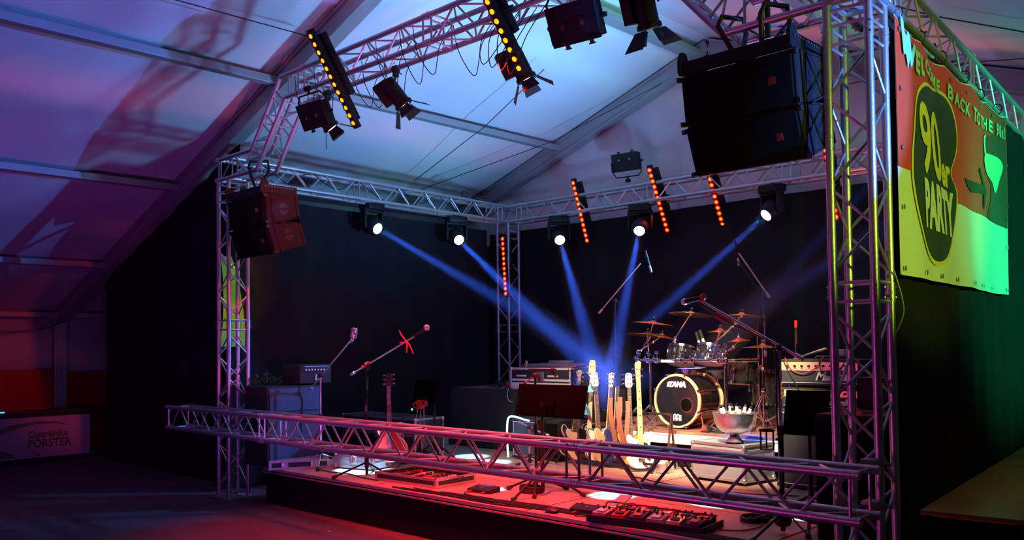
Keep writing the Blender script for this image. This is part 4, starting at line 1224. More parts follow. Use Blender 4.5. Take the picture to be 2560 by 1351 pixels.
mic_stand('tall boom stand at the near right with a long boom over the drums', (6.66, .69, .4), 1.68, (6.83, .69, 1.60), (6.05, .69, 2.03), a0=2.6, spread=.42, r=.013)
m = MB(); m.lathe([(.012, .22), (.03, .20), (.05, .12), (.062, .05), (.05, .02), (.01, .0)], Matrix.Translation((6.66, .69, .44)), 16)
tag(m.build('counterweight', 'black'), 'teardrop-shaped weight at the foot of the near right boom stand', 'weight')
vm2 = thing('vocal_microphone', 'microphone lit red at the tip of the near right boom', 'microphone', (6.02, .69, 2.05))
m = MB(); m.tube((.05, 0, .005), (-.10, 0, -.015), .017, .022, n=12); m.build('body', 'black_metal', vm2)
m = MB(); m.sphere((-.115, 0, -.018), .026, 12, (1.2, 1, 1)); m.build('head_grille', 'steel', vm2)
m = MB(); m.sphere((.045, 0, .01), .026, 8); m.build('shock_clip', 'red_plastic', vm2)
m = MB(); m.box((6.22, .68, 1.90), (.11, .02, .045), Matrix.Rotation(.48, 3, 'Y'), bev=.012)
tag(m.build('tag', 'red_plastic'), 'small red tag taped on the near right boom', 'tag')
rope('black cable wound along the near right boom stand', smooth_path([(6.05, .67, 2.0), (6.3, .66, 1.86), (6.5, .67, 1.77), (6.64, .66, 1.66), (6.645, .665, 1.2), (6.675, .665, .8), (6.66, .66, .62), (6.9, .6, .42)]), .006, 'cable', 'cable', 'cable')
ch_ = thing('cup_holder', 'black clip-on cup holder on the near right boom stand', 'cup holder', (6.60, .60, 1.05))
m = MB(); m.lathe([(.045, -.07), (.045, -.066), (.002, -.066)], None, 20); m.build('tray', 'black', ch_)
m = MB(); m.lathe([(.045, .055), (.052, .055), (.052, .068), (.045, .068), (.045, .055)], None, 20, closed_ends=False)
for k in range(3):
    a = k * 2.1; m.tube((.048 * math.cos(a), .048 * math.sin(a), -.07), (.048 * math.cos(a), .048 * math.sin(a), .06), .006, n=6)
m.tube((.045, .045, 0), (.07, .095, 0), .008, n=6)
m.build('cage', 'black', ch_)
# overhead stands behind the kit
OL = mic_stand('tall overhead stand left of the drums with its microphone high in the blue beam', (3.11, 3.52, .8), 2.25, (2.86, 3.52, 2.11), (3.45, 3.58, 2.68), a0=1.0, spread=.18)
mic_small('slim overhead microphone high above the left of the drums', (3.51, 3.6, 2.83), (.10, -.02, -.28), .28, .013)
mic_stand('tall overhead stand right of the drums with bent boom', (5.02, 3.62, .8), 2.24, (5.08, 3.62, 2.20), (4.74, 3.6, 2.70), a0=.6)
mic_small('slim overhead microphone hanging high above the right of the drums', (4.70, 3.6, 2.84), (.04, 0, -.28), .28, .012)
rope('black cable hanging down the overhead stand right of the drums', smooth_path([(4.72, 3.58, 2.62), (4.82, 3.58, 2.5), (4.92, 3.57, 2.36), (5.0, 3.57, 2.2), (4.96, 3.56, 1.8), (5.0, 3.56, 1.2), (4.98, 3.5, .85)]), .006, 'cable', 'cable', 'cable')
rope('black cable hanging down the overhead stand left of the drums', smooth_path([(3.14, 3.5, 2.25), (3.08, 3.49, 1.9), (3.06, 3.48, 1.6), (3.12, 3.49, 1.3), (3.1, 3.45, .83)]), .006, 'cable', 'cable', 'cable')
mic_stand('thin straight stand behind the amplifier stack left side', (5.50, 3.35, .8), 1.72, None, None, a0=.9)
mic_small('slender microphone in a loop mount beside the amplifier stack', (5.50, 3.35, 1.70), (.0, .0, .24), .24, .014, headm='red_plastic')
mic_stand('low boom stand reaching over the amplifier head', (5.62, 2.95, .8), 1.50, (5.56, 2.95, 1.52), (5.98, 2.95, 1.66), a0=.5, spread=.2)
mic_small('pencil microphone pointing right above the amplifier head', (5.76, 2.93, 1.58), (.27, 0, .08), .26, .010, headm='brass')
mic_small('dark tom microphone standing between the two rack toms', (4.42, 3.30, 1.86), (.08, -.04, -.15), .16, .020)
mic_small('second dark tom microphone beside the left rack tom', (4.35, 3.34, 1.84), (.07, -.04, -.15), .15, .018)
mic_small('snub microphone aimed at the deep floor tom', (5.12, 3.4, 1.42), (-.1, .1, .06), .13, .018, 'black_metal', headm='red_plastic')

# ------------------------------------------------------------------ guitars
BODY = [(.0, .0), (.07, .005), (.135, .04), (.165, .10), (.150, .17), (.118, .225), (.125, .29), (.155, .36), (.150, .415), (.115, .40), (.075, .345), (.04, .325), (-.04, .325), (-.085, .33), (-.125, .375), (-.150, .36), (-.150, .30), (-.118, .235), (-.125, .17), (-.165, .10), (-.135, .035), (-.07, .003)]
BODY_SC = [(.0, .0), (.08, .006), (.15, .05), (.17, .12), (.145, .19), (.105, .24), (.115, .30), (.130, .35), (.115, .39), (.08, .385), (.045, .345), (0, .34), (-.06, .36), (-.11, .385), (-.135, .345), (-.12, .29), (-.11, .24), (-.145, .19), (-.17, .12), (-.15, .05), (-.08, .006)]
BODY_HOLLOW = [(.0, .0), (.10, .01), (.185, .07), (.205, .15), (.165, .24), (.125, .29), (.14, .36), (.16, .42), (.135, .46), (.09, .445), (.05, .42), (-.05, .42), (-.09, .445), (-.135, .46), (-.16, .42), (-.14, .36), (-.125, .29), (-.165, .24), (-.205, .15), (-.185, .07), (-.10, .01)]
def guitar(label, base, yaw, lean, bodym, outline=BODY, scale=.66, neckm='maple', headm=None, bass=False, edge=None, head='six', guard=None, group=None, cat='guitar', thick=.045):
    """base = strap end of the body; the face looks along local -y; lean = tilt toward local +x side of the neck"""
    t = thing('bass_guitar' if bass else 'electric_guitar', label, cat, base, (lean[0], lean[1], yaw), group)
    t.scale = (.92, .92, .92)
    L = 1.18 if bass else 1.0
    fl = smooth_loop([(x * 1.0, z) for x, z in outline], 3)
    m = MB(); m.prism(fl, thick); bmesh.ops.bevel(m.b, geom=[e for e in m.b.edges if abs(e.verts[0].co.y - e.verts[1].co.y) < 1e-6], offset=.006, segments=2, affect='EDGES')
    b = m.build('body', bodym, t, angle=50)
    if edge:
        m = MB(); m.path([(x * 1.005, -thick / 2, z) for x, z in fl], .0045, 5, closed=True); m.path([(x * 1.005, thick / 2, z) for x, z in fl], .0045, 5, closed=True); m.build('binding', edge, b)
    top = max(z for x, z in outline)
    z0 = top * .62; zn = .46 + (L - .46) * .80
    if bass: zn = 1.0
    else: zn = .88
    m = MB(); m.prism([(-.028, z0), (.028, z0), (.021, zn), (-.021, zn)], .022, Matrix.Translation((0, -thick / 2 - .006, 0))); m.build('neck', neckm if neckm != 'rosewood' else 'rosewood', t, smooth=False)
    m = MB(); m.prism([(-.028, z0), (.028, z0), (.021, zn), (-.021, zn)], .005, Matrix.Translation((0, -thick / 2 - .019, 0)))
    fb = m.build('fretboard', 'rosewood' if neckm == 'rosewood' or not bass else neckm, t, smooth=False)
    m = MB()
    for k in range(18):
        zz = z0 + (zn - z0) * (1 - (1 - k / 18) ** 1.0)
        m.box((0, -thick / 2 - .022, zz), (.046, .002, .002))
    for k in (3, 5, 7, 9, 12): m.box((0, -thick / 2 - .0225, zn - (zn - z0) * k / 18 * 1.1), (.018, .001, .014))
    m.build('frets', 'steel', fb, smooth=False)
    hl = .20 if bass else .17
    if head == 'six': hp = [(-.021, zn), (.021, zn), (.034, zn + .04), (.030, zn + .10), (.045, zn + hl), (.0, zn + hl + .01), (-.030, zn + hl - .02), (-.022, zn + .05)]
    else: hp = [(-.021, zn), (.021, zn), (.042, zn + .03), (.036, zn + hl - .02), (.016, zn + hl), (-.016, zn + hl), (-.036, zn + hl - .02), (-.042, zn + .03)]
    m = MB(); m.prism(smooth_loop(hp, 2), .016, Matrix.Translation((0, -thick / 2 + .004, 0))); hd = m.build('headstock', headm or neckm, t, smooth=False)
    n_ = 2 if bass else 3
    for s_ in (-1, 1):
        for k in range(n_):
            m = MB(); zz = zn + .045 + k * (.13 / n_ + .01)
            m.tube((s_ * .034, -thick / 2 + .004, zz), (s_ * .058, -thick / 2 + .004, zz), .004, n=6); m.sphere((s_ * .062, -thick / 2 + .004, zz), .011 if bass else .009, 8, (1, .6, 1)); m.tube((s_ * .018, -thick / 2 + .01, zz), (s_ * .018, -thick / 2 - .016, zz), .005, n=6)
            m.build('tuning_peg', 'chrome', hd)
    m = MB()
    for k in range(4 if bass else 6):
        x_ = -.018 + .036 * k / (3 if bass else 5); m.tube((x_ * 1.2, -thick / 2 - .024, .10), (x_ * .9, -thick / 2 - .022, zn + .02), .0012, n=4)
    m.build('strings', 'steel', t)
    m = MB(); m.box((0, -thick / 2 - .010, .095), (.08, .02, .03), bev=.004); m.build('bridge', 'chrome', t)
    for zz in (.16, .25):
        m = MB(); m.box((0, -thick / 2 - .008, zz), (.075, .014, .026), bev=.003); m.build('pickup', 'black', t)
    if guard:
        gp = smooth_loop([(-.02, .29), (.08, .28), (.10, .22), (.12, .14), (.09, .09), (.05, .13), (-.04, .15), (-.06, .22)], 3)
        m = MB(); m.prism(gp, .003, Matrix.Translation((0, -thick / 2 - .003, 0))); m.build('pickguard', guard, t, smooth=False)
    for k in range(2):
        m = MB(); m.tube((.10, -thick / 2, .10 + .04 * k), (.10, -thick / 2 - .018, .10 + .04 * k), .010, n=10); m.build('knob', 'chrome', t)
    return t
ln = (R(-9), R(7))
gy = 2.52
YW = R(62)
G = []
def put_guitar(label, x, body, **k):
    dz = k.pop('dz', 0); dy = k.pop('dy', 0); yw = k.pop('yw', YW); le = k.pop('lean', ln)
    return guitar(label, (x, gy + dy, .455 + dz), yw, le, body, **k)
put_guitar('navy guitar with pale edging at the left end of the guitar row', 3.24, 'navy', edge='cream', neckm='maple', head='six', dz=.02, yw=R(52))
put_guitar('cream guitar second in the guitar row beside the music stand desk', 3.36, 'cream', neckm='rosewood', headm='navy', head='three', dz=.0, lean=(R(-9), R(-1)))
put_guitar('dark bass with the light blue cloth on its neck in the guitar row', 3.47, 'black_gloss', outline=BODY_SC, neckm='maple', bass=True, head='three', yw=R(30), lean=(R(-9), R(2)))
put_guitar('white-edged black guitar right of the bass with the cloth', 3.62, 'white_lac', edge='black', outline=BODY_SC, neckm='maple', headm='white_lac', head='three', lean=(R(-9), R(1)))
put_guitar('tan guitar with pale neck leaning in the middle of the guitar row', 3.70, 'tan', edge='cream', neckm='maple', headm='maple', head='six', lean=(R(-9), R(9)))
put_guitar('blue-black guitar with dark headstock in the middle of the guitar row', 3.82, 'navy', outline=BODY_SC, neckm='maple', headm='navy', head='three', lean=(R(-9), R(7)))
put_guitar('sunburst guitar with inlaid neck second from the right of the guitar row', 4.04, 'burst', neckm='rosewood', headm='white_lac', edge='black', head='three', yw=R(48), lean=(R(-9), R(1)))
put_guitar('white bass with orange headstock at the right end of the guitar row', 4.20, 'white_lac', neckm='maple', headm='maple', bass=True, head='six', guard='black', yw=R(62), lean=(R(-9), R(3)), dy=-.05, dz=-.02)
gs = thing('guitar_rack', 'black tubular rack holding the row of guitars', 'guitar stand', (3.7, 2.6, .4))
m = MB()
m.tube((3.1, gy - .03, .485), (4.34, gy - .03, .485), .014, n=8); m.tube((3.1, gy + .16, .485), (4.34, gy + .16, .485), .014, n=8); wb(m, 'lower_rail', 'black_metal', gs)
m = MB(); m.tube((3.1, gy + .26, .98), (4.38, gy + .26, .98), .012, n=8); wb(m, 'upper_rail', 'black_metal', gs)
for x_ in (3.1, 4.38):
    m = MB(); m.path([(x_, gy - .12, .41), (x_, gy - .03, .485), (x_, gy + .16, .485), (x_, gy + .26, .98), (x_, gy + .31, .42)], .013, 8); wb(m, 'side_frame', 'black_metal', gs)
for k in range(2):
    m = MB()
    x_ = 3.90 + .10 * k
    m.grid(lambda a, b, x_=x_: Vector((x_ + .03 * (a - .5) + .02 * math.sin(b * 3), gy - .14 + .05 * math.cos(b * 4) + .04 * a, .52 + (.64 - .04 * k) * b)), 3, 12)
    m.grid(lambda a, b, x_=x_: Vector((x_ + .03 * (a - .5) + .03 * math.sin(b * 3), gy - .06 - .05 * math.cos(b * 3) * b + .04 * a, .62 + (.54 - .04 * k) * b)), 3, 12)
    tag(m.build('guitar_strap', 'leather', angle=180), ('reddish brown leather strap looped over the left part of the sunburst guitar', 'brown leather strap hanging just left of the inlaid guitar neck')[k], 'strap')
m = MB()
m.grid(lambda a, b: Vector((3.36 + .22 * a * (.55 + .45 * (1 - b)) + .02 * math.sin(b * 7), gy - .06 - .05 * math.sin(a * 7 + b * 3), .98 + .27 * b - .05 * a * (1 - b))), 14, 12)
m.grid(lambda a, b: Vector((3.46 + .12 * a, gy - .03 - .04 * math.sin(a * 5 + b * 3), 1.18 + .08 * b + .04 * a)), 10, 6)
tag(m.build('cloth', 'cloth_blue', angle=180), 'light blue cloth draped over a bass neck in the guitar row', 'cloth')
# red semi-hollow guitar at the left
rg = guitar('cherry red semi-hollow guitar standing at the left of the stage', (1.96, .98, .47), R(35), (R(-8), R(-3)), 'cherry', outline=BODY_HOLLOW, neckm='rosewood', headm='black', edge='cream', head='three', thick=.05)
sg = thing('guitar_stand', 'small black stand under the cherry red guitar', 'guitar stand', (1.96, 1.0, .4))
m = MB(); m.path([(1.80, .86, .41), (1.90, 1.0, .47), (2.06, 1.06, .47), (2.14, .90, .41)], .01, 6); m.path([(1.98, 1.05, .47), (1.97, 1.16, .95)], .01, 6); m.path([(1.98, 1.08, .6), (2.0, 1.4, .41)], .01, 6); wb(m, 'frame', 'black_metal', sg)

# ------------------------------------------------------------------ amplifiers and cases
def box_thing(name, label, cat, lo, hi, material, bev=.012, base='body', rz=0.0):
    cx, cy = (lo[0] + hi[0]) / 2, (lo[1] + hi[1]) / 2
    t = thing(name, label, cat, (cx, cy, lo[2]), (0, 0, rz))
    m = MB(); m.box((0, 0, (hi[2] - lo[2]) / 2), (hi[0] - lo[0], hi[1] - lo[1], hi[2] - lo[2]), bev=bev)
    t['dim'] = (hi[0] - lo[0], hi[1] - lo[1], hi[2] - lo[2])
    return t, m.build(base, material, t)
def amp_head(label, lo, hi, logo=None, face='-y', logom='white', knobs=9, sc=.07):
    t, b = box_thing('amplifier_head', label, 'amplifier', lo, hi, 'tolex', .012, 'case')
    w, d, h = hi[0] - lo[0], hi[1] - lo[1], hi[2] - lo[2]
    m = MB(); m.box((0, -d / 2 - .002, h * .74), (w - .05, .010, h * .30), bev=.002); cp = m.build('control_panel', 'gold', t, smooth=False)
    m = MB(); m.box((0, -d / 2 - .002, h * .33), (w - .05, .010, h * .44), bev=.002); m.build('grille_cloth', 'grille_grey', t, smooth=False)
    m = MB(); m.path([(-w / 2 + .02, -d / 2 - .008, h * .57), (w / 2 - .02, -d / 2 - .008, h * .57)], .003, 5); m.path([(-w / 2 + .02, -d / 2 - .008, h * .09), (w / 2 - .02, -d / 2 - .008, h * .09)], .003, 5); m.build('piping', 'white', t)
    for k in range(knobs):
        x_ = -w / 2 + .09 + (w - .22) * k / max(1, knobs - 1)
        m = MB(); m.tube((x_, -d / 2 - .006, h * .74), (x_, -d / 2 - .026, h * .74), .011, .009, n=12); m.build('knob', 'black', cp)
    for s_ in (-1, 1):
        m = MB()
        for z_ in (.02, h - .02): m.box((s_ * (w / 2 - .012), -d / 2 + .012, z_), (.034, .034, .034), bev=.006)
        m.build('corner_guard', 'black', t)
    m = MB(); m.path([(-.10, 0, h), (-.08, 0, h + .022), (.08, 0, h + .022), (.10, 0, h)], .009, 6); m.build('handle', 'black', t)
    if logo: text('maker_lettering', logo, sc * 1.6, FACE_FRONT(w * .17, -d / 2 - .009, h * .33), logom, t, bold=.0022, shear=.35, sx=1.05, space=.88)
    return t
def speaker_cab(label, lo, hi, clothm='grille_grey', logo=None, slots=False):
    t, b = box_thing('speaker_cabinet', label, 'speaker cabinet', lo, hi, 'tolex', .014, 'case')
    w, d, h = hi[0] - lo[0], hi[1] - lo[1], hi[2] - lo[2]
    m = MB(); m.box((0, -d / 2 - .002, h / 2), (w - .05, .012, h - .06), bev=.002); m.build('grille_cloth', clothm, t, smooth=False)
    m = MB(); q = [(-w / 2 + .03, .035), (w / 2 - .03, .035), (w / 2 - .03, h - .035), (-w / 2 + .03, h - .035)]
    m.path([(x, -d / 2 - .010, z) for x, z in q], .005, 5, closed=True); m.build('piping', 'white', t)
    if logo: text('maker_lettering', logo, .10, FACE_FRONT(w * .10, -d / 2 - .011, h * .80), 'white', t, bold=.002, shear=.35, space=.88)
    for s_ in (-1, 1):
        m = MB()
        for z_ in (.02, h - .02): m.box((s_ * (w / 2 - .014), -d / 2 + .014, z_), (.04, .04, .04), bev=.006)
        m.build('corner_guard', 'black', t)
        m = MB(); m.box((s_ * (w / 2 + .001), 0, h * .55), (.006, .14, .06), bev=.002); m.build('side_handle', 'black', t)
    for k in range(2):
        for j in range(2):
            m = MB(); m.tube((-w / 2 + .07 + (w - .14) * k, -d / 2 + .06 + (d - .12) * j, 0), (-w / 2 + .07 + (w - .14) * k, -d / 2 + .06 + (d - .12) * j, -.012), .02, n=8); m.build('foot', 'black', t)
    return t
speaker_cab('dark speaker cabinet with white piping at the right of the stage', (5.73, 2.45, .415), (6.47, 2.80, 1.12), logo='Marshall')
amp_head('lower amplifier head with gold panel between the cabinet and the top head', (5.76, 2.50, 1.125), (6.48, 2.76, 1.31), logo='Marshall', sc=.05, knobs=8)
amp_head('topmost amplifier head with gold panel and white script lettering', (5.75, 2.48, 1.335), (6.50, 2.76, 1.565), logo='Marshall', sc=.065)
bxw = MB(); bxw.box((6.27, 2.6, 1.62), (.10, .08, .06), bev=.006)
tag(bxw.build('box', 'white'), 'small white box on the topmost amplifier head', 'box')
for k, (pts, mt_) in enumerate((([(5.82, 2.46, 1.58), (5.88, 2.455, 1.47), (6.0, 2.45, 1.44), (6.12, 2.455, 1.50), (6.16, 2.5, 1.59)], 'cable_red'), ([(5.80, 2.46, 1.56), (5.86, 2.45, 1.44), (5.93, 2.44, 1.34), (6.0, 2.44, 1.2)], 'cable'), ([(6.14, 2.46, 1.58), (6.16, 2.45, 1.47), (6.24, 2.45, 1.42), (6.34, 2.46, 1.5), (6.36, 2.5, 1.58)], 'cable'))):
    loose_cable(('red cable hanging in a loop across the topmost amplifier head', 'black cable slanting down the left of the topmost amplifier head', 'black cable looping over the middle of the topmost amplifier head')[k], pts, .005, mt_)
# left bass rig, faces +x and to the audience
t, b = box_thing('speaker_cabinet', 'tall blue-lit bass cabinet at the left edge of the stage', 'speaker cabinet', (.46, .05, .415), (.95, .75, 1.30), 'tolex', .012, 'case')
t.location.y = .42
m = MB(); m.box((.248, 0, .44), (.012, .64, .84), bev=.003); m.build('grille_cloth', 'grille_blue', t, smooth=False)
m = MB(); m.path(smooth_path([(.257, .30, .60), (.257, -.20, .60), (.257, -.27, .57), (.257, -.20, .54), (.257, .30, .54)], 4), .006, 5); m.build('port_slot', 'black', t)
m = MB(); m.path(smooth_path([(.262, .06, .88), (.262, .05, .8), (.262, .09, .7), (.262, .07, .5), (.262, .08, .2)], 4), .005, 5); m.build('cord', 'cable', t)
t2, b2 = box_thing('amplifier_head', 'small dark amplifier head on the left bass cabinet', 'amplifier', (.56, .50, 1.315), (.93, .92, 1.53), 'tolex', .010, 'case')
m = MB(); m.box((.188, 0, .165), (.008, .36, .05), bev=.002); m.build('control_panel', 'black', t2, smooth=False)
m = MB(); m.box((.193, .01, .195), (.004, .32, .008)); m.build('panel_stripe', 'steel', t2, smooth=False)
for k in range(8):
    m = MB(); m.tube((.19, -.14 + .04 * k, .155), (.205, -.14 + .04 * k, .155), .010, n=10); m.build('knob', 'white', t2)
text('maker_lettering', 'Lw', .085, frame((0, 1, 0), (0, 0, 1), (1, 0, 0), (.193, .03, .065)), 'white', t2, bold=.004, shear=.2)
pl = thing('leafy_decoration', 'small dark green leafy heap on the left bass cabinet', 'plant', (.62, .25, 1.315))
m = MB(); r_ = random.Random(5)
for k in range(90):
    a = r_.uniform(0, 6.28); rr = r_.uniform(0, .17); hgt = r_.uniform(.0, .13) * (1 - rr / .22)
    c_ = Vector((rr * math.cos(a), rr * math.sin(a), hgt)); d_ = Vector((r_.uniform(-1, 1), r_.uniform(-1, 1), r_.uniform(0, 1))).normalized(); s_ = d_.orthogonal().normalized() * .014
    v_ = [m.b.verts.new(q) for q in (c_, c_ + d_ * .025 + s_, c_ + d_ * .06, c_ + d_ * .025 - s_)]; m.face(v_)
m.build('foliage', 'leaf', pl, smooth=False)
m = MB(); m.path(smooth_path([(-.15, 0, .01), (0, .03, .03), (.14, -.02, .02)]), .008, 5); m.build('stem', 'leaf', pl)

def flight_case(label, lo, hi, bodym='dark_case', rz=0.0, lid=.35, latches=1, name='flight_case', cat='flight case', edgem='alu'):
    t, b = box_thing(name, label, cat, lo, hi, bodym, .004, 'panels', rz)
    w, d, h = hi[0] - lo[0], hi[1] - lo[1], hi[2] - lo[2]
    m = MB(); e = .022
    for sx in (-1, 1):
        for sy in (-1, 1):
            m.box((sx * (w / 2 - .004), sy * (d / 2 - .004), h / 2), (e, e, h))
    for sz in (e / 2, h - e / 2 + .003):
        for sy in (-1, 1): m.box((0, sy * (d / 2 - .004), sz), (w, e, e))
        for sx in (-1, 1): m.box((sx * (w / 2 - .004), 0, sz), (e, d, e))
    if lid:
        zl = h * (1 - lid)
        for sy in (-1, 1): m.box((0, sy * (d / 2 - .002), zl), (w, .014, .026))
        for sx in (-1, 1): m.box((sx * (w / 2 - .002), 0, zl), (.014, d, .026))
    m.build('edge_rails', edgem, t, smooth=False)
    for sx in (-1, 1):
        for sy in (-1, 1):
            for z_ in (.018, h - .015):
                m = MB(); m.sphere((sx * (w / 2 - .006), sy * (d / 2 - .006), z_), .026, 10); m.build('ball_corner', 'steel', t)
    zl = h * (1 - (lid or .4))
    for k in range(latches):
        x_ = (k + .5) / latches * w - w / 2
        m = MB(); m.box((x_, -d / 2 - .004, zl), (.10, .010, .11), bev=.004); m.path([(x_ + .032 * math.cos(a), -d / 2 - .012, zl + .036 * math.sin(a)) for a in [k2 * math.pi / 4 for k2 in range(8)]], .006, 5, closed=True); m.box((x_, -d / 2 - .014, zl), (.02, .01, .06)); m.build('butterfly_latch', 'steel', t)
    return t
# mixing desk on the black table
tb = thing('table', 'table covered with a black cloth at the back left of the stage', 'table', (1.92, 3.35, .4))
m = MB(); m.box((1.92, 3.35, 1.145), (2.24, .76, .03)); wb(m, 'tabletop', 'dark_case', tb, smooth=False)
for x_ in (.86, 2.98):
    for y_ in (3.03, 3.67):
        m = MB(); m.tube((x_, y_, .4), (x_, y_, 1.14), .018, n=8); wb(m, 'leg', 'black_metal', tb)
m = MB()
pr_ = [(.78, 2.95), (3.06, 2.95), (3.06, 3.75), (.78, 3.75)]
def cloth_pt(a, b):
    per = [Vector((x, y, 0)) for x, y in pr_]; tot = [2.28, .8, 2.28, .8]; s_ = a * sum(tot); i = 0
    while i < 3 and s_ > tot[i]: s_ -= tot[i]; i += 1
    p = per[i].lerp(per[(i + 1) % 4], min(1, s_ / tot[i])); c_ = Vector((1.92, 3.35, 0)); o_ = (p - c_).normalized()
    return p + o_ * (.010 + .012 * math.sin(a * 90) * (1 - b) + .04 * (1 - b)) + Vector((0, 0, .41 + .76 * b))
m.grid(cloth_pt, 160, 5); m.box((1.92, 3.35, 1.168), (2.29, .81, .006), bev=.002)
tag(m.build('tablecloth', 'grille_grey', angle=60), 'dark grey cloth hanging to the floor over the back left table', 'tablecloth')
mx = flight_case('black flight case with white rails on the cloth-covered table', (1.86, 2.98, 1.175), (2.84, 3.55, 1.44), 'dark_case', lid=.55, latches=0, edgem='white')
for x_ in (-.30, .22):
    m = MB(); m.box((x_, -.292, .17), (.17, .004, .022))
    m.build('label_strip', 'white', mx, smooth=False)
m = MB(); m.box((0, -.292, .055), (.95, .006, .062)); m.build('rail_band', 'white', mx, smooth=False)
m = MB(); m.box((.02, -.296, .16), (.12, .012, .12), bev=.004); m.build('butterfly_latch', 'steel', mx)
desk = thing('mixing_desk', 'dark mixing desk in the open flight case on the table', 'mixing desk', (2.35, 3.26, 1.44))
m = MB(); m.box((0, 0, .015), (.86, .48, .03), Matrix.Rotation(R(6), 3, 'X'), bev=.008); m.build('panel', 'dark_case', desk)
m = MB()
for i in range(20):
    for j in range(6): m.tube((-.38 + i * .04, -.18 + j * .06, .028), (-.38 + i * .04, -.18 + j * .06, .05), .007, n=6)
stuff(m.build('knobs', 'steel', desk))
m = MB(); m.box((.02, .1, .06), (.34, .10, .05), bev=.006); m.build('meter_bridge', 'grey_case', desk)
m = MB(); m.tube((2.02, 3.1, 1.44), (2.02, 3.1, 1.53), .014, n=10); tag(m.build('bottle', 'cream'), 'small pale bottle on the left end of the mixing desk', 'bottle')
rk2, _ = box_thing('side_rack', 'dark rack box beside the white-railed case on the table', 'rack', (2.87, 3.02, 1.175), (3.04, 3.5, 1.45), 'dark_case', .006, 'case')
m = MB(); m.box((0, -.242, .2), (.13, .004, .03)); m.build('front_panel', 'black_metal', rk2)
for k in range(5):
    x_ = 1.35 + .1 * k
    loose_cable('tangled cable lying on the left end of the cloth-covered table', [(x_, 3.05, 1.18), (x_ + .06, 3.12, 1.23 + .02 * (k % 3)), (x_ + .15, 3.06, 1.25), (x_ + .2, 3.15, 1.2), (x_ + .08, 3.2, 1.22), (x_ - .05, 3.1, 1.18)], .008, 'cable' if k != 3 else 'cable_pale', group='cables on the table')
loose_cable('red cable bundle beside the flight case on the table', [(1.75, 3.0, 1.19), (1.80, 2.97, 1.23), (1.86, 2.95, 1.21), (1.82, 2.95, 1.26), (1.76, 2.98, 1.2)], .009, 'cable_red')
loose_cable('thin pale cable hanging down the front of the table cloth', [(1.86, 2.93, 1.18), (1.87, 2.90, 1.1), (1.90, 2.90, 1.03), (1.97, 2.90, 1.02)], .005, 'cable_pale')

# guitar combo near the middle
ga = speaker_cab('blue-lit guitar combo standing behind the music stand', (2.43, 2.40, .415), (2.83, 2.72, .87), clothm='grille_blue')
m = MB(); m.box((.0, -.172, .24), (.14, .006, .07), bev=.002); m.build('name_panel', 'black', ga, smooth=False)
m = MB(); m.box((-.03, -.176, .25), (.05, .003, .03)); m.build('red_badge', 'red_plastic', ga, smooth=False)
m = MB(); m.path(smooth_path([(2.40, 2.36, .42), (2.385, 2.36, .62), (2.39, 2.36, .80), (2.42, 2.36, .885), (2.52, 2.36, .895), (2.66, 2.36, .87), (2.74, 2.36, .86)], 5), .011, 8)
tag(m.build('light_tube', 'neon'), 'glowing blue-white light tube curling over the guitar combo', 'light tube')
t3, _ = box_thing('speaker_cabinet', 'dark reddish speaker cabinet right of the blue-lit combo', 'speaker cabinet', (2.86, 2.50, .415), (3.06, 2.74, .86), 'tolex', .012, 'case')
m = MB(); m.box((0, -.122, .22), (.17, .008, .38)); m.build('grille_cloth', 'grille', t3)
ms_ = mic_stand('short blue-lit boom stand in front of the guitar combo', (2.98, 2.1, .4), .82, (2.82, 2.1, .87), (3.20, 2.1, .76), mt='steel', spread=.16, h=.08)
mic_small('small microphone at the end of the short boom by the combo', (3.17, 2.1, .77), (.10, 0, -.03), .10, .018)
# rack cases at the left
flight_case('black flight case with pale rails standing behind the red guitar', (.05, 1.70, .415), (1.50, 2.15, .86), 'dark_case', lid=.45, latches=3)
flight_case('low open flight case standing left of the bright blue light pool', (1.42, .66, .415), (1.95, .95, .58), 'grey_case', lid=.4, latches=1, rz=.25)
m = MB()
ls = thing('drawer_unit', 'small cyan-lit drawer box behind the low open case near the left light pool', 'box', (1.62, 1.3, .4))
m.box((0, 0, .06), (.40, .16, .12), bev=.01); m.build('housing', 'grey_case', ls)
m = MB(); m.box((0, -.083, .06), (.34, .004, .07)); m.build('front', 'white', ls, smooth=False)
hd_ = thing('headphone_rest', 'tangle of earphones lit red at the top of a slim stand by the red guitar', 'stand', (1.84, 1.5, .4))
floor_stand(hd_, 1.84, 1.5, .4, 1.06, .007, .14, .16, 'black_metal')
m = MB(); r_ = random.Random(8)
for k in range(5):
    m.path([Vector((1.84 - .05 + .03 * k + r_.uniform(-.03, .03), 1.5, 1.06)) + Vector((.05 * math.cos(a + k), .02 * math.sin(a), .045 * math.sin(a))) for a in [q * math.pi / 4 for q in range(8)]], .007, 5, closed=True)
wb(m, 'earphones', 'red_plastic', hd_)
for k in range(3):
    m = MB(); m.path(smooth_path([(1.82 + .05 * k, 1.49, 1.02), (1.78 + .07 * k, 1.49, .85), (1.85 + .04 * k, 1.5, .7), (1.86, 1.5, .5)]), .004, 5); wb(m, 'cord', 'cable_pale', hd_)
m = MB(); m.sphere((1.72, 1.48, 1.0), .012, 8); wb(m, 'pilot_light', 'led_green', hd_)
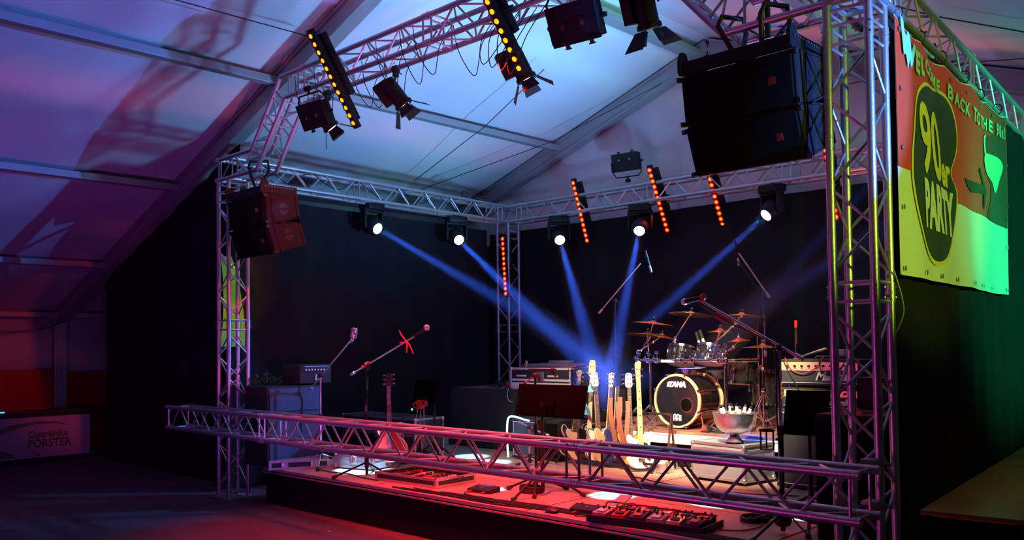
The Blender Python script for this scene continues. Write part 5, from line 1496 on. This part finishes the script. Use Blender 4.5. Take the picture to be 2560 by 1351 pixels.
# trays and pedals at the stage front
def tray_case(label, cx, cy, w, d, h, rz, mt='alu', open_=True):
    t = thing('pedal_case', label, 'case', (cx, cy, .401), (0, 0, rz))
    m = MB(); m.box((0, 0, .008), (w, d, .014)); m.build('floor_panel', 'dark_case', t)
    for nm_, c_, s_ in (('wall_panel', (0, -d / 2, h / 2), (w, .012, h)), ('wall_panel', (0, d / 2, h / 2), (w, .012, h)), ('wall_panel', (-w / 2, 0, h / 2), (.012, d, h)), ('wall_panel', (w / 2, 0, h / 2), (.012, d, h))):
        m = MB(); m.box(c_, s_); m.build(nm_, 'dark_case', t, smooth=False)
    m = MB()
    for sy in (-1, 1):
        for z_ in (.012, h): m.box((0, sy * (d / 2 + .004), z_), (w + .02, .016, .022))
    for sx in (-1, 1):
        for z_ in (.012, h): m.box((sx * (w / 2 + .004), 0, z_), (.016, d + .02, .022))
        for sy in (-1, 1): m.box((sx * w / 2, sy * d / 2, h / 2), (.03, .03, h + .01))
    m.build('edge_rails', mt, t, smooth=False)
    if not open_:
        m = MB(); m.box((0, 0, h), (w, d, .01)); m.build('lid_panel', 'grey_case', t, smooth=False)
        for k in (-.25, .25):
            m = MB(); m.box((k * w, -d / 2 - .014, h * .5), (.07, .008, h * .8), bev=.003); m.build('latch', 'steel', t)
    return t
tray_case('closed silver case lid lying on the left corner of the stage', 1.06, .40, .62, .34, .085, R(60), open_=False)
tray_case('open silver-edged pedal case full of cables near the stage front', 2.93, .64, .86, .50, .075, R(2))
rc_ = random.Random(21)
for k in range(7):
    m = MB(); x_, y_ = 2.62 + .11 * k, .50 + rc_.uniform(0, .28)
    tt_ = thing('effect_pedal', 'small effect pedal lying among cables in the open silver-edged case', 'effect pedal', (x_, y_, .418), (0, 0, rc_.uniform(-.4, .4)), 'pedals in the silver-edged case')
    m.prism([(-.035, 0), (.035, 0), (.035, .045), (-.035, .03)], .11, Matrix.Rotation(R(90), 4, 'Z')); m.build('housing', rc_.choice(('red_plastic', 'dark_case', 'grey_case')), tt_, smooth=False)
    m = MB(); m.tube((.03, 0, .04), (.03, 0, .055), .010, n=8); m.build('switch', 'steel', tt_)
for k in range(9):
    x_ = 2.58 + .085 * k
    loose_cable('cable coiled in the open silver-edged pedal case', [(x_, .45, .44), (x_ + .1, .5 + .03 * k, .475), (x_ + .18, .62, .46), (x_ + .05, .78, .47), (x_ - .08, .68, .45)], .006, ('cable', 'cable_red', 'cable', 'cable_pale')[k % 4], group='cables in the pedal case')
def pedal(label, x, y, w, d, h, mt, rz=0, group=None, knobs=2):
    t = thing('effect_pedal', label, 'effect pedal', (x, y, .401), (0, 0, rz), group)
    m = MB(); m.prism([(-d / 2, 0), (d / 2, 0), (d / 2, h), (-d / 2, h * .6)], w, Matrix.Rotation(R(90), 4, 'Z')); bmesh.ops.bevel(m.b, geom=list(m.b.edges), offset=.003, segments=1, affect='EDGES'); m.build('housing', mt, t, smooth=False)
    for k in range(knobs):
        m = MB(); xx = (k + .5) / knobs * w - w / 2; m.tube((xx, d * .25, h * .85), (xx, d * .25, h + .014), .008, n=8); m.build('knob', 'black' if mt != 'black_metal' else 'steel', t)
    m = MB(); m.tube((0, -d * .2, h * .6), (0, -d * .2, h * .8 + .01), .010, n=8); m.build('foot_switch', 'steel', t)
    for s_ in (-1, 1):
        m = MB(); m.tube((s_ * w * .3, -d / 2, h * .3), (s_ * w * .3, -d / 2 - .035, h * .3), .007, n=8); m.build('jack_plug', 'red_plastic', t)
    return t
pedal('flat black pedal with two plugs beside the small blue light pool', 3.84, .56, .26, .16, .05, 'black_metal', R(5), knobs=3)
pedal('black box pedal standing left of the big pedalboard', 5.23, .34, .30, .09, .075, 'black_metal', R(3), knobs=2)
pb_ = thing('pedalboard', 'large pedalboard crowded with effect pedals at the stage front', 'pedalboard', (5.82, .36, .401), (0, 0, R(8)))
m = MB(); m.box((0, 0, .02), (.90, .36, .03), bev=.005); m.build('board', 'dark_case', pb_)
m = MB(); m.box((0, -.18, .03), (.92, .012, .05)); m.box((.455, 0, .03), (.012, .36, .05)); m.build('rim', 'black_metal', pb_)
cols = ['grey_case', 'red_plastic', 'dark_case', 'grey_case', 'cream', 'dark_case', 'cherry', 'leather', 'navy', 'red_plastic', 'grey_case', 'dark_case']
for k in range(12):
    i, j = k % 6, k // 6
    x_, y_ = -.37 + .148 * i, -.085 + .17 * j
    c_ = Matrix.Rotation(R(8), 4, 'Z') @ Vector((x_, y_, 0)) + Vector((5.82, .36, .436))
    tt_ = thing('effect_pedal', ('front row' if j == 0 else 'back row') + ' effect pedal on the big pedalboard, ' + ('leftmost', 'second from left', 'third from left', 'third from right', 'second from right', 'rightmost')[i], 'effect pedal', c_, (0, 0, R(8 + (k * 37) % 13 - 6)), 'pedals on the big pedalboard')
    m = MB(); m.prism([(-.06, 0), (.06, 0), (.06, .055), (-.06, .035)], .10 if k % 3 else .12, Matrix.Rotation(R(90), 4, 'Z')); m.build('housing', cols[k], tt_, smooth=False)
    m = MB(); m.box((0, -.02, .05), (.06, .05, .008), Matrix.Rotation(.16, 3, 'X')); m.build('treadle', ('steel', 'black', 'red_plastic')[k % 3], tt_)
    for q in (-1, 1):
        m = MB(); m.tube((q * .025, .04, .05), (q * .025, .04, .072), .008, n=8); m.build('knob', 'black', tt_)
wp = thing('wah_pedal', 'tilted silver-topped rocker pedal at the back left of the big pedalboard', 'effect pedal', (5.42, .50, .42), (0, 0, R(15)))
m = MB(); m.box((0, 0, .03), (.11, .24, .05), bev=.004); m.build('housing', 'dark_case', wp)
m = MB(); m.box((0, 0, .09), (.10, .25, .012), Matrix.Rotation(R(10), 3, 'X'), bev=.003); m.build('treadle', 'grey_case', wp)
for k in range(8):
    x_ = 5.4 + .1 * k
    loose_cable('patch cable winding between the pedals of the big pedalboard', [(x_, .34, .47), (x_ + .05, .30, .53), (x_ + .12, .38, .52), (x_ + .16, .5, .5), (x_ + .05, .54, .47)], .005, ('cable', 'cable_red')[k % 2], group='patch cables on the pedalboard')
# cables along the stage front edge
rc_ = random.Random(4)
for k in range(9):
    pts = []
    x0_, x1_ = (3.0 + k * .12, 6.9 - .1 * (k % 3))
    for q in range(12):
        x_ = x0_ + (x1_ - x0_) * q / 11
        pts.append((x_, .19 + .014 * k + rc_.uniform(-.02, .035) + (.05 if 4.6 < x_ < 5.6 else 0), .408 + .003 * (k % 3)))
    loose_cable('black cable running along the front edge of the stage', pts, .0075, 'cable', group='cables along the stage front edge')
for k, pts in enumerate(([(3.75, .5, .41), (3.8, .36, .41), (4.1, .30, .41), (4.5, .27, .41)], [(4.9, .35, .41), (5.0, .28, .41), (5.08, .34, .41)], [(5.15, .30, .41), (5.2, .22, .41), (5.35, .26, .41)], [(6.3, .42, .42), (6.42, .55, .41), (6.45, .75, .41), (6.35, 1.0, .41)], [(1.4, .42, .41), (1.7, .36, .41), (2.0, .40, .41), (2.3, .34, .41), (2.6, .32, .41)], [(4.4, 2.1, .41), (5.0, 1.9, .41), (5.6, 1.9, .41), (6.1, 2.1, .41)], [(6.2, 1.3, .41), (6.4, 1.2, .41), (6.5, 1.35, .41), (6.35, 1.45, .41), (6.2, 1.38, .41)], [(3.9, 2.0, .41), (4.3, 1.8, .41), (4.9, 1.9, .41)])):
    loose_cable(('thin cable from the flat black pedal to the stage edge', 'short cable loop left of the box pedal', 'cable curl in front of the box pedal', 'cable leaving the right end of the big pedalboard', 'black cables lying at the left stage front', 'thin cable snaking over the deck behind the barrier truss', 'coiled cable on the deck near the right boom stand', 'thin cable on the deck before the guitar row')[k], pts, .006, 'cable_red' if k == 3 else 'cable')
for k in range(5):
    loose_cable('coil of black cable lying round the foot of the music stand', [(4.2 + .12 * math.cos(a + k), .80 + .07 * math.sin(a + k), .41 + .012 * k) for a in [q * math.pi / 4 for q in range(9)]], .008, 'cable', group='cable coil at the music stand')
for k in range(4):
    loose_cable('black cable coiled on the deck right of the big pedalboard', [(6.32 + .10 * math.cos(a + k), .92 + .10 * math.sin(a + k), .41 + .01 * k) for a in [q * math.pi / 4 for q in range(9)]], .006, 'cable', group='cable coil right of the pedalboard')
blk = MB(); blk.sphere((4.95, .22, .42), .05, 10, (1.4, .8, .4)); tag(blk.build('adapter', 'black'), 'round black power adapter among the front edge cables', 'adapter')

# ------------------------------------------------------------------ music stands
def music_stand(label, base, ztop, desk, tilt, w, h, rz=0, a0=.5, second=None):
    t = thing('music_stand', label, 'music stand', base)
    x, y, z0 = base
    m = MB(); m.tube((x, y, z0 + .03), (x, y, z0 + (ztop - z0) * .6), .016, n=10); wb(m, 'lower_pole', 'black_metal', t)
    m = MB(); m.tube((x, y, z0 + (ztop - z0) * .55), (x, y, ztop), .012, n=10); m.box((x, y, z0 + (ztop - z0) * .57), (.04, .05, .05), bev=.008); wb(m, 'upper_pole', 'black_metal', t)
    tripod(t, x, y, z0, .22, .36, a0, r=.012)
    Rm = Matrix.Rotation(rz, 3, 'Z') @ Matrix.Rotation(tilt, 3, 'X')
    c_ = Vector(desk)
    F = Rm.to_4x4(); F.translation = c_ - Vector(base)
    m = MB(); m.box((0, 0, 0), (w, .008, h), bev=.003); m.box((0, .03, -h / 2 + .004), (w, .06, .008), bev=.002); bmesh.ops.transform(m.b, matrix=F, verts=m.b.verts); m.build('desk', 'desk_black', t)
    m = MB(); m.tube((0, -.01, -.02), (0, -.05, -.08), .012, n=8); m.box((.06, -.02, -.05), (.02, .03, .12), bev=.004); m.box((0, -.012, -.03), (.14, .012, .06), bev=.004); bmesh.ops.transform(m.b, matrix=F, verts=m.b.verts); m.build('desk_bracket', 'desk_black', t)
    return t
music_stand('wide black music stand in the middle of the stage front', (4.38, .76, .4), 1.22, (4.47, .77, 1.235), R(-14), .80, .28)
mic_stand('black microphone stand close behind the wide music stand', (4.23, .84, .4), 1.45, (4.08, .84, 1.36), (4.27, .84, 1.47), a0=1.2, spread=.3)
m = MB(); m.box((4.30, .86, 1.50), (.30, .05, .016), bev=.004); m.sphere((4.44, .84, 1.50), .022, 8); m.tube((4.44, .85, 1.48), (4.46, .86, 1.44), .01, n=6)
tag(m.build('lamp_bar', 'black'), 'small dark clip lamp above the wide music stand', 'lamp')
music_stand('black music stand at the right beside the amplifier stack', (6.72, 1.0, .4), 1.12, (6.70, 1.0, 1.215), R(-14), .33, .32, rz=.0, a0=.9)
ms2 = music_stand('low dark music stand behind the red guitar on the left', (1.95, 1.62, .4), 1.10, (1.80, 1.62, 1.20), R(-14), .42, .28, a0=.2)

# ------------------------------------------------------------------ case with bowl and bottles
bc = flight_case('large pale grey flight case standing in front of the drum riser', (4.90, 2.34, .43), (5.52, 2.78, .77), 'grey_case', lid=.18, latches=0, rz=R(-9))
m = MB(); m.box((.315, .0, .20), (.010, .16, .10), bev=.003); m.path([(.325, -.06, .20), (.345, -.05, .18), (.345, .05, .18), (.325, .06, .20)], .006, 6); m.build('side_handle', 'steel', bc)
for sx in (-.25, .25):
    for sy in (-.17, .17):
        m = MB(); m.lathe([(.008, -.012), (.022, -.012), (.022, .012), (.008, .012)], Matrix.Translation((sx, sy, -.008)) @ Matrix.Rotation(R(90), 4, 'Y'), 12); m.build('castor', 'black', bc)
BX, BY, BZ = 5.30, 2.45, .777
bw_ = thing('bowl', 'large shiny steel bowl on a foot standing on the grey case', 'bowl', (BX, BY, BZ))
m = MB(); m.lathe([(.001, .0), (.095, .0), (.092, .012), (.065, .03), (.045, .06), (.045, .085)], None, 40, closed_ends=False); m.build('foot', 'chrome', bw_)
m = MB(); m.lathe([(.001, .080), (.06, .083), (.12, .105), (.165, .15), (.188, .21), (.196, .275), (.204, .282), (.204, .287), (.190, .283), (.182, .21), (.160, .155), (.115, .112), (.06, .09), (.001, .088)], None, 48, closed_ends=False); m.build('basin', 'steel', bw_)
bottle_t = None
rb_ = random.Random(2)
for k in range(11):
    a = k * 2.399; rr = .092 * math.sqrt((k + .7) / 11)
    loc = (BX + rr * math.cos(a), BY + rr * math.sin(a), BZ + .135 + .02 * (1 - rr / .1))
    rot = (math.sin(a) * -.0 + rb_.uniform(-.15, .15) - .42 * math.sin(a) * rr / .1, .48 * math.cos(a) * rr / .1, 0)
    if bottle_t is None:
        bottle_t = thing('bottle', 'beer bottle with white label standing in the steel bowl', 'bottle', loc, rot, 'bottles in the steel bowl')
        m = MB(); m.lathe([(.001, 0), (.030, 0), (.030, .12), (.026, .14), (.015, .17), (.013, .215), (.001, .215)], None, 16, closed_ends=False); m.build('glass_body', 'bottle', bottle_t)
        m = MB(); m.lathe([(.0306, .03), (.0306, .115)], None, 16, closed_ends=False); m.build('label', 'label_white', bottle_t)
        m = MB(); m.lathe([(.0275, .135), (.0165, .168), (.0145, .20)], None, 16, closed_ends=False); m.build('neck_foil', 'label_white', bottle_t)
        m = MB(); m.lathe([(.001, .222), (.014, .222), (.016, .210), (.014, .208)], None, 14, closed_ends=False); m.build('cap', 'black', bottle_t)
    else:
        o = copy_tree(bottle_t); o.location = loc; o.rotation_euler = rot
wc = thing('container', 'white round container lit at the right edge of the drum riser', 'container', (5.55, 3.0, .81))
m = MB(); m.lathe([(.001, 0), (.05, 0), (.075, .10), (.085, .16), (.07, .17), (.001, .17)], None, 20, closed_ends=False); m.build('body', 'white', wc)
m = MB(); m.path([(.08 * math.cos(a), .08 * math.sin(a), .15) for a in [q * math.pi / 6 for q in range(12)]], .006, 5, closed=True); m.build('rim', 'steel', wc)
fl_ = thing('floor_lamp', 'small lit red floor spotlight under the edge of the drum riser', 'lamp', (4.42, 2.55, .4))
m = MB(); m.lathe([(.03, 0), (.07, .01), (.075, .10), (.06, .12)], None, 16); m.build('housing', 'steel', fl_)
m = MB(); m.lathe([(.001, .125), (.05, .122)], None, 16, closed_ends=False); m.build('lens', 'lamp_red', fl_)
m = MB(); m.path([(-.085, 0, 0), (-.085, 0, .08), (-.075, 0, .09)], .006, 5); m.path([(.085, 0, 0), (.085, 0, .08), (.075, 0, .09)], .006, 5); m.build('bracket', 'steel', fl_)

# ------------------------------------------------------------------ right-hand subwoofer stack
sb = thing('subwoofer', 'tall black subwoofer box with red-lit top behind the near right tower', 'loudspeaker', (7.14, .95, .4))
m = MB(); m.box((0, .15, .415), (.46, .86, .83), bev=.012); m.build('case', 'cab_side', sb)
m = MB(); m.box((0, -.285, .415), (.42, .012, .78), bev=.004); m.build('grille', 'grille', sb)
for s_ in (-1, 1):
    m = MB(); m.box((s_ * .232, .15, .6), (.006, .16, .08), bev=.002); m.build('handle', 'black', sb)
m = MB(); m.box((0, .15, .833), (.44, .84, .006)); m.build('top_panel', 'black_metal', sb)
lr = thing('rack_unit', 'dark rack unit with a column of orange level lights on the subwoofer', 'rack', (7.12, 1.35, 1.24))
m = MB(); m.box((0, 0, .11), (.30, .22, .22), bev=.006); m.build('case', 'black_metal', lr)
for k in range(4):
    m = MB(); m.box((.09, -.113, .05 + .035 * k), (.022, .006, .014)); m.build('level_light', 'led_meter', lr)
for k in range(3):
    loose_cable('cable lying on the red-lit top of the subwoofer', [(7.2, .75 + .06 * k, 1.245), (7.3, .72 + .05 * k, 1.255), (7.34, .68, 1.15), (7.345, .66, .8)], .008, 'cable', group='cables on the subwoofer')

# ------------------------------------------------------------------ hall: bar counter and tables
br = thing('bar_counter', 'dark bar counter with a printed board at the far left', 'counter', (-5.35, -1.3, 0))
m = MB(); m.box((0, -.2, .38), (.5, 3.9, .76), bev=.006); m.build('body', 'dark_case', br, smooth=False)
m = MB(); m.box((.0, -.2, .775), (.58, 4.0, .035), bev=.006); m.build('counter_top', 'dark_case', br)
bb = thing('sign_board', 'pale sign board with a green arc and dull lettering on the bar front', 'sign', (-5.08, -.40, .08))
m = MB(); m.box((0, 0, .32), (.015, 1.62, .62), bev=.002); m.build('panel', 'board', bb, smooth=False)
SF = lambda y, z: frame((0, 1, 0), (0, 0, 1), (1, 0, 0), (.010, y, z))
text('lettering', 'Getränke', .15, SF(.20, .36), 'ink_green', bb, ext=.001, bold=.005)
text('lettering', 'FÖRSTER', .17, SF(.22, .22), 'ink_dark', bb, ext=.001, bold=.003, sx=.9)
m = MB()
po = [(-.75, .28), (-.6, .42), (-.35, .52), (.0, .57), (.3, .55), (.52, .48)]
pi2 = [(.52, .475), (.3, .52), (.0, .52), (-.3, .46), (-.5, .38), (-.62, .26)]
for i in range(5):
    a_, b_, c_, d_ = po[i], po[i + 1], pi2[4 - i], pi2[5 - i]
    v_ = [m.b.verts.new((.0105, q[0], q[1])) for q in (a_, b_, c_, d_)]; m.face(v_)
m.build('arc_print', 'ink_green', bb, smooth=False)
m = MB(); v_ = [m.b.verts.new((.0105, q[0], q[1])) for q in ((-.80, .03), (-.25, .03), (-.35, .12), (-.55, .18), (-.80, .12))]; m.face(v_); m.build('grass_print', 'ink_green', bb, smooth=False)
m = MB()
for q in ((-.68, .25), (-.62, .20), (-.60, .30), (.0, .09), (.06, .05)): m.sphere((.010, *q), .05 if q[0] < -.3 else .02, 8, (.05, 1, .7))
m.build('splash_print', 'ink_dark', bb)
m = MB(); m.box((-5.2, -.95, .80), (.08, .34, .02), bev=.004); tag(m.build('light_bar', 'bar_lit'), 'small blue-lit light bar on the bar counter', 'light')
def beer_table(label, c, rz):
    t = thing('beer_table', label, 'table', c, (0, 0, rz))
    m = MB(); m.box((0, 0, .757), (.50, 2.2, .026), bev=.005); m.build('tabletop', 'table_wood', t)
    for s_ in (-1, 1):
        m = MB()
        y_ = s_ * .75
        m.path([(-.20, y_ + .04, .74), (-.20, y_, .02), (.20, y_, .02), (.20, y_ + .04, .74)], .013, 6); m.path([(-.20, y_, .30), (.20, y_, .30)], .010, 6)
        m.path([(-.16, y_, .30), (.1, y_ - s_ * .42, .73)], .009, 6); m.path([(.16, y_, .30), (-.1, y_ - s_ * .42, .73)], .009, 6)
        m.build('folding_leg', 'black_metal', t)
    for s_ in (-1, 1):
        m = MB(); m.box((0, s_ * 1.0, .735), (.42, .04, .02)); m.build('batten', 'table_wood', t)
    return t
rzt = math.atan2(.24, 2.5)
beer_table('orange-brown folding beer table nearest the camera beside the green curtain', (7.89, 1.28, 0), rzt)
beer_table('orange-brown folding beer table behind the nearest one beside the green curtain', (7.68, 3.50, 0), rzt)
m = MB(); m.box((8.75, 1.2, .46), (.25, 2.2, .024), bev=.004)
bt_ = thing('beer_bench', 'narrow folding bench right of the nearest beer table', 'bench', (8.75, 1.2, 0))
wb(m, 'seat', 'table_wood', bt_)
for s_ in (-1, 1):
    m = MB(); m.path([(8.66, 1.2 + s_ * .8, .45), (8.66, 1.2 + s_ * .8, .01), (8.84, 1.2 + s_ * .8, .01), (8.84, 1.2 + s_ * .8, .45)], .012, 6); wb(m, 'leg', 'black_metal', bt_)
m = MB(); m.box((2.6, -.25, .004), (.03, .018, .006)); tag(m.build('paper_scrap', 'white'), 'tiny pale paper scrap lying on the hall floor before the stage', 'litter')
